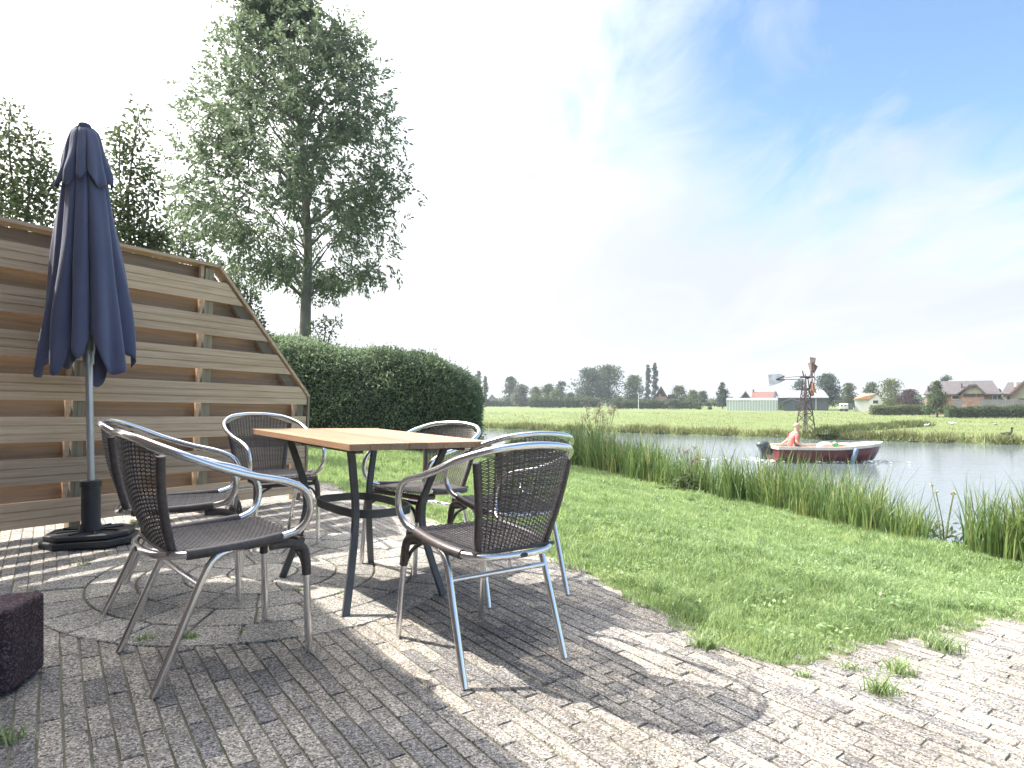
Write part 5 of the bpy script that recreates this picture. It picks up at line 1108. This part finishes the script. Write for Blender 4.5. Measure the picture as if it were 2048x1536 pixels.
# ------------------------------------------------------------------ plants on the bank
M['umbel'] = plain('seed_heads', (0.52, 0.43, 0.28), .9, 0, .2, 10); M['stalk'] = plain('green_stalk', (0.16, 0.19, 0.08), .8); M['yellow'] = plain('pale_yellow_petal', (0.55, 0.53, 0.36), .8); M['pinkfl'] = plain('pink_petal', (0.36, 0.22, 0.26), .8)
def umbel(label, px, top, spread, d, nst, hgt_px, mat='umbel', head=.10, name='hogweed_plant'):
    zb = lawn_z(np.array([(px-1024)/F_PX*d]), np.array([d]))[0]; b = Vector(((px-1024)/F_PX*d, d, zb)); o = empty(name, b); tag(o, label, 'plant'); st = MB(); hd = []
    for k in range(nst):
        e = at(px+rng.uniform(-1, 1)*spread, top+rng.uniform(0, 1)**1.5*hgt_px, d)-b+Vector((0, rng.normal(0, .12), 0)); s0 = Vector((rng.normal(0, .03), rng.normal(0, .03), 0))
        st.tube(spline([s0, s0.lerp(e, .5)+Vector((-e.x*.2, 0, .05)), e], 4), [.008]*5+[.004]*4, 5)
        for q_ in range(9):
            r_ = e+Vector(rng.normal(0, head*.45, 3))*Vector((1, 1, .35)).length*.6+Vector((0, 0, head*.4)); st.tube([e, r_], .002, 4); hd.append(r_)
    st.build('stalk', M['stalk'], o); hd = np.array(hd); P = np.repeat(hd, 8, 0)+rng.normal(0, head*.13, (len(hd)*8, 3)); v, f, r = leaves(P, .022 if head > .06 else .011, .016 if head > .06 else .008, .5); link('flower_head', mesh_np('flower_head', v, f, M[mat], r), o, kind='stuff')
    nl = 160; P = np.stack([rng.normal(0, spread/F_PX*d*.6, nl), rng.normal(0, .12, nl), rng.random(nl)*.7*(-zb+EYE-(top+hgt_px-HZ)/F_PX*d)], 1); v, f, r = leaves(P, min(.16, .0125*d), min(.06, .0048*d), .8); link('leaf', mesh_np('leaf', v, f, M['shrubleaf'], r), o, kind='stuff')
umbel('tall dry hogweed with browned seed heads rising from the reeds', 1205, 818, 36, 12.6, 15, 50, 'umbel', .14)
umbel('pink-flowered weed among the middle reeds', 1378, 898, 26, 9.0, 8, 40, 'pinkfl', .05, 'willowherb_plant')
umbel('pinkish weed in the reeds below the boat', 1655, 968, 30, 7.3, 6, 30, 'pinkfl', .04, 'willowherb_plant')
umbel('thin weed with pale yellow flowers by the gap in the reeds', 1892, 968, 34, 5.9, 4, 40, 'yellow', .018, 'mustard_plant')

# ------------------------------------------------------------------ weeds and tufts in the paving
def tuft(label, px, py, n, hgt, spread, name='grass_tuft'):
    a_, b_ = (px-1024)/F_PX, -(py-HZ)/F_PX; y = -EYE/(b_+math.tan(TILT)*a_); x = a_*y; x_ = rng.normal(0, spread, n); y_ = rng.normal(0, spread*.8, n)
    v, f, r = blade_strips(np.stack([x_, y_, -math.tan(TILT)*x_-.004], 1), hgt*(.4+.8*rng.random(n)), .0035+.002*rng.random(n), rng.random(n)*6.283, .4+.6*rng.random(n), 4, rng.random(n)*.9, .5)
    o = link(name, mesh_np(name, v, f, M['grass'], r)); o.location = (x, y, plane_z(x)); tag(o, label, 'weed', 'grass tufts in the paving joints')
tuft('spreading grass tuft in the paving at the right, nearest the lawn point', 1888, 1298, 130, .085, .035)
tuft('grass tuft on the paving below the lawn tip at the right', 1798, 1345, 100, .075, .028)
tuft('lowest grass tuft on the right-hand paving', 1762, 1385, 110, .075, .025)
tuft('tiny grass tuft left of the three right-hand tufts', 1697, 1337, 40, .04, .018)
tuft('tiny yellowish tuft under the lawn tip', 1608, 1352, 40, .03, .014)
tuft('flat grass tuft at the left of the lawn tip', 1412, 1292, 150, .07, .026)
tuft('green weed in the circle joint between the front left chair legs', 292, 1281, 60, .035, .018)
tuft('long green weed in the circle joint under the front left chair', 382, 1276, 90, .035, .018)
tuft('weed at the lower left corner below the concrete block', 22, 1478, 50, .05, .02)
tuft('small weed in the joint under the front left chair seat', 480, 1262, 40, .025, .015)
tuft('weed in the striped shadow by the umbrella stand', 170, 1130, 50, .035, .018)
tuft('weed growing by the fence foot right of the umbrella stand', 270, 1048, 60, .05, .02)
tuft('weed in the sunny paving under the table', 690, 1187, 40, .025, .012)
tuft('small weed beside the left table foot', 598, 1183, 40, .025, .012)
npz = 70; wx_, wy_, dp, ins = lawn_pts(npz*6, 2.4, 7.5, -.1, .9); kk = dp > .06; wx_, wy_ = wx_[kk][:npz], wy_[kk][:npz]; k = np.repeat(np.arange(len(wx_)), 42)
cx2, cy2 = wx_[k]+rng.normal(0, .055, len(k)), wy_[k]+rng.normal(0, .055, len(k)); P = np.stack([cx2, cy2, lawn_z(cx2, cy2)+.028+.022*rng.random(len(k))], 1); dd2 = rand_unit(len(k)); dd2[:, 2] = np.abs(dd2[:, 2])*.4
v, f, r = leaves(P, .022, .017, 1.6, dd2, .1+.5*rng.random(len(k))); tag(link('clover', mesh_np('clover', v, f, M['grass'], r)), 'clover leaves growing in patches through the lawn', 'clover', kind='stuff')
# scattered blades and moss in the joints
n = 5200; jx = rng.uniform(-3.2, 3.4, n); jy = 1.4*np.exp(rng.random(n)*math.log(4.2)); i_ = np.round((jx*PER[0]+jy*PER[1])/BW-.5)+.5; pr_ = i_*BW; al = jx*ROW[0]+jy*ROW[1]; jx, jy = PER[0]*pr_+ROW[0]*al, PER[1]*pr_+ROW[1]*al
ok = inside(PATIO, jx, jy) & (np.hypot(jx-CIRC[0], jy-CIRC[1]) > 1.0) & (rng.random(n) < np.clip(.10+.7*vnoise(jx, jy, 2.2)+.5*np.exp(-dist_poly(PATIO, jx, jy)/.4)*(jx > .2), 0, 1)); jx, jy = jx[ok], jy[ok]
v1 = blades(jx, jy, plane_z(jx)-.012, .018+.02*rng.random(len(jx)), np.full(len(jx), .0035), .3+.5*rng.random(len(jx)), False, rng.random(len(jx))*.9)
n = 1500; k = rng.integers(1, len(CR), n); a = rng.random(n)*6.283; ok = rng.random(n) < np.clip(.25+.8*np.sin(a*3+k*2), 0, 1); a, k = a[ok], k[ok]; cr_ = np.array(CR)[k]; jx, jy = CIRC[0]+cr_*np.cos(a), CIRC[1]+cr_*np.sin(a)
v2 = blades(jx, jy, plane_z(jx)-.012, .016+.012*rng.random(len(jx)), np.full(len(jx), .0035), .3+.5*rng.random(len(jx)), False, rng.random(len(jx))*.6)
v, f, r = merge([v1, v2]); tag(link('joint_moss', mesh_np('joint_moss', v, f, M['grass'], r)), 'moss and grass sprouting in the paving joints', 'moss', kind='stuff')

# ------------------------------------------------------------------ haze
HAZE = 0.0006
if HAZE:
    o = MB().box((-420, -60, -2.8), (420, 330, 21)).build('haze', M['foam']); t = NT('haze_air'); t.n.remove(t.b)
    pvn = t.new('ShaderNodeVolumePrincipled'); pvn.inputs['Color'].default_value = (0.86, 0.92, 1.0, 1); pvn.inputs['Density'].default_value = HAZE; pvn.inputs['Anisotropy'].default_value = 0.2
    t.l.new(pvn.outputs[0], t.out.inputs['Volume']); o.data.materials.clear(); o.data.materials.append(t.m); tag(o, 'thin pale summer haze over the water and meadow', 'haze', kind='stuff')
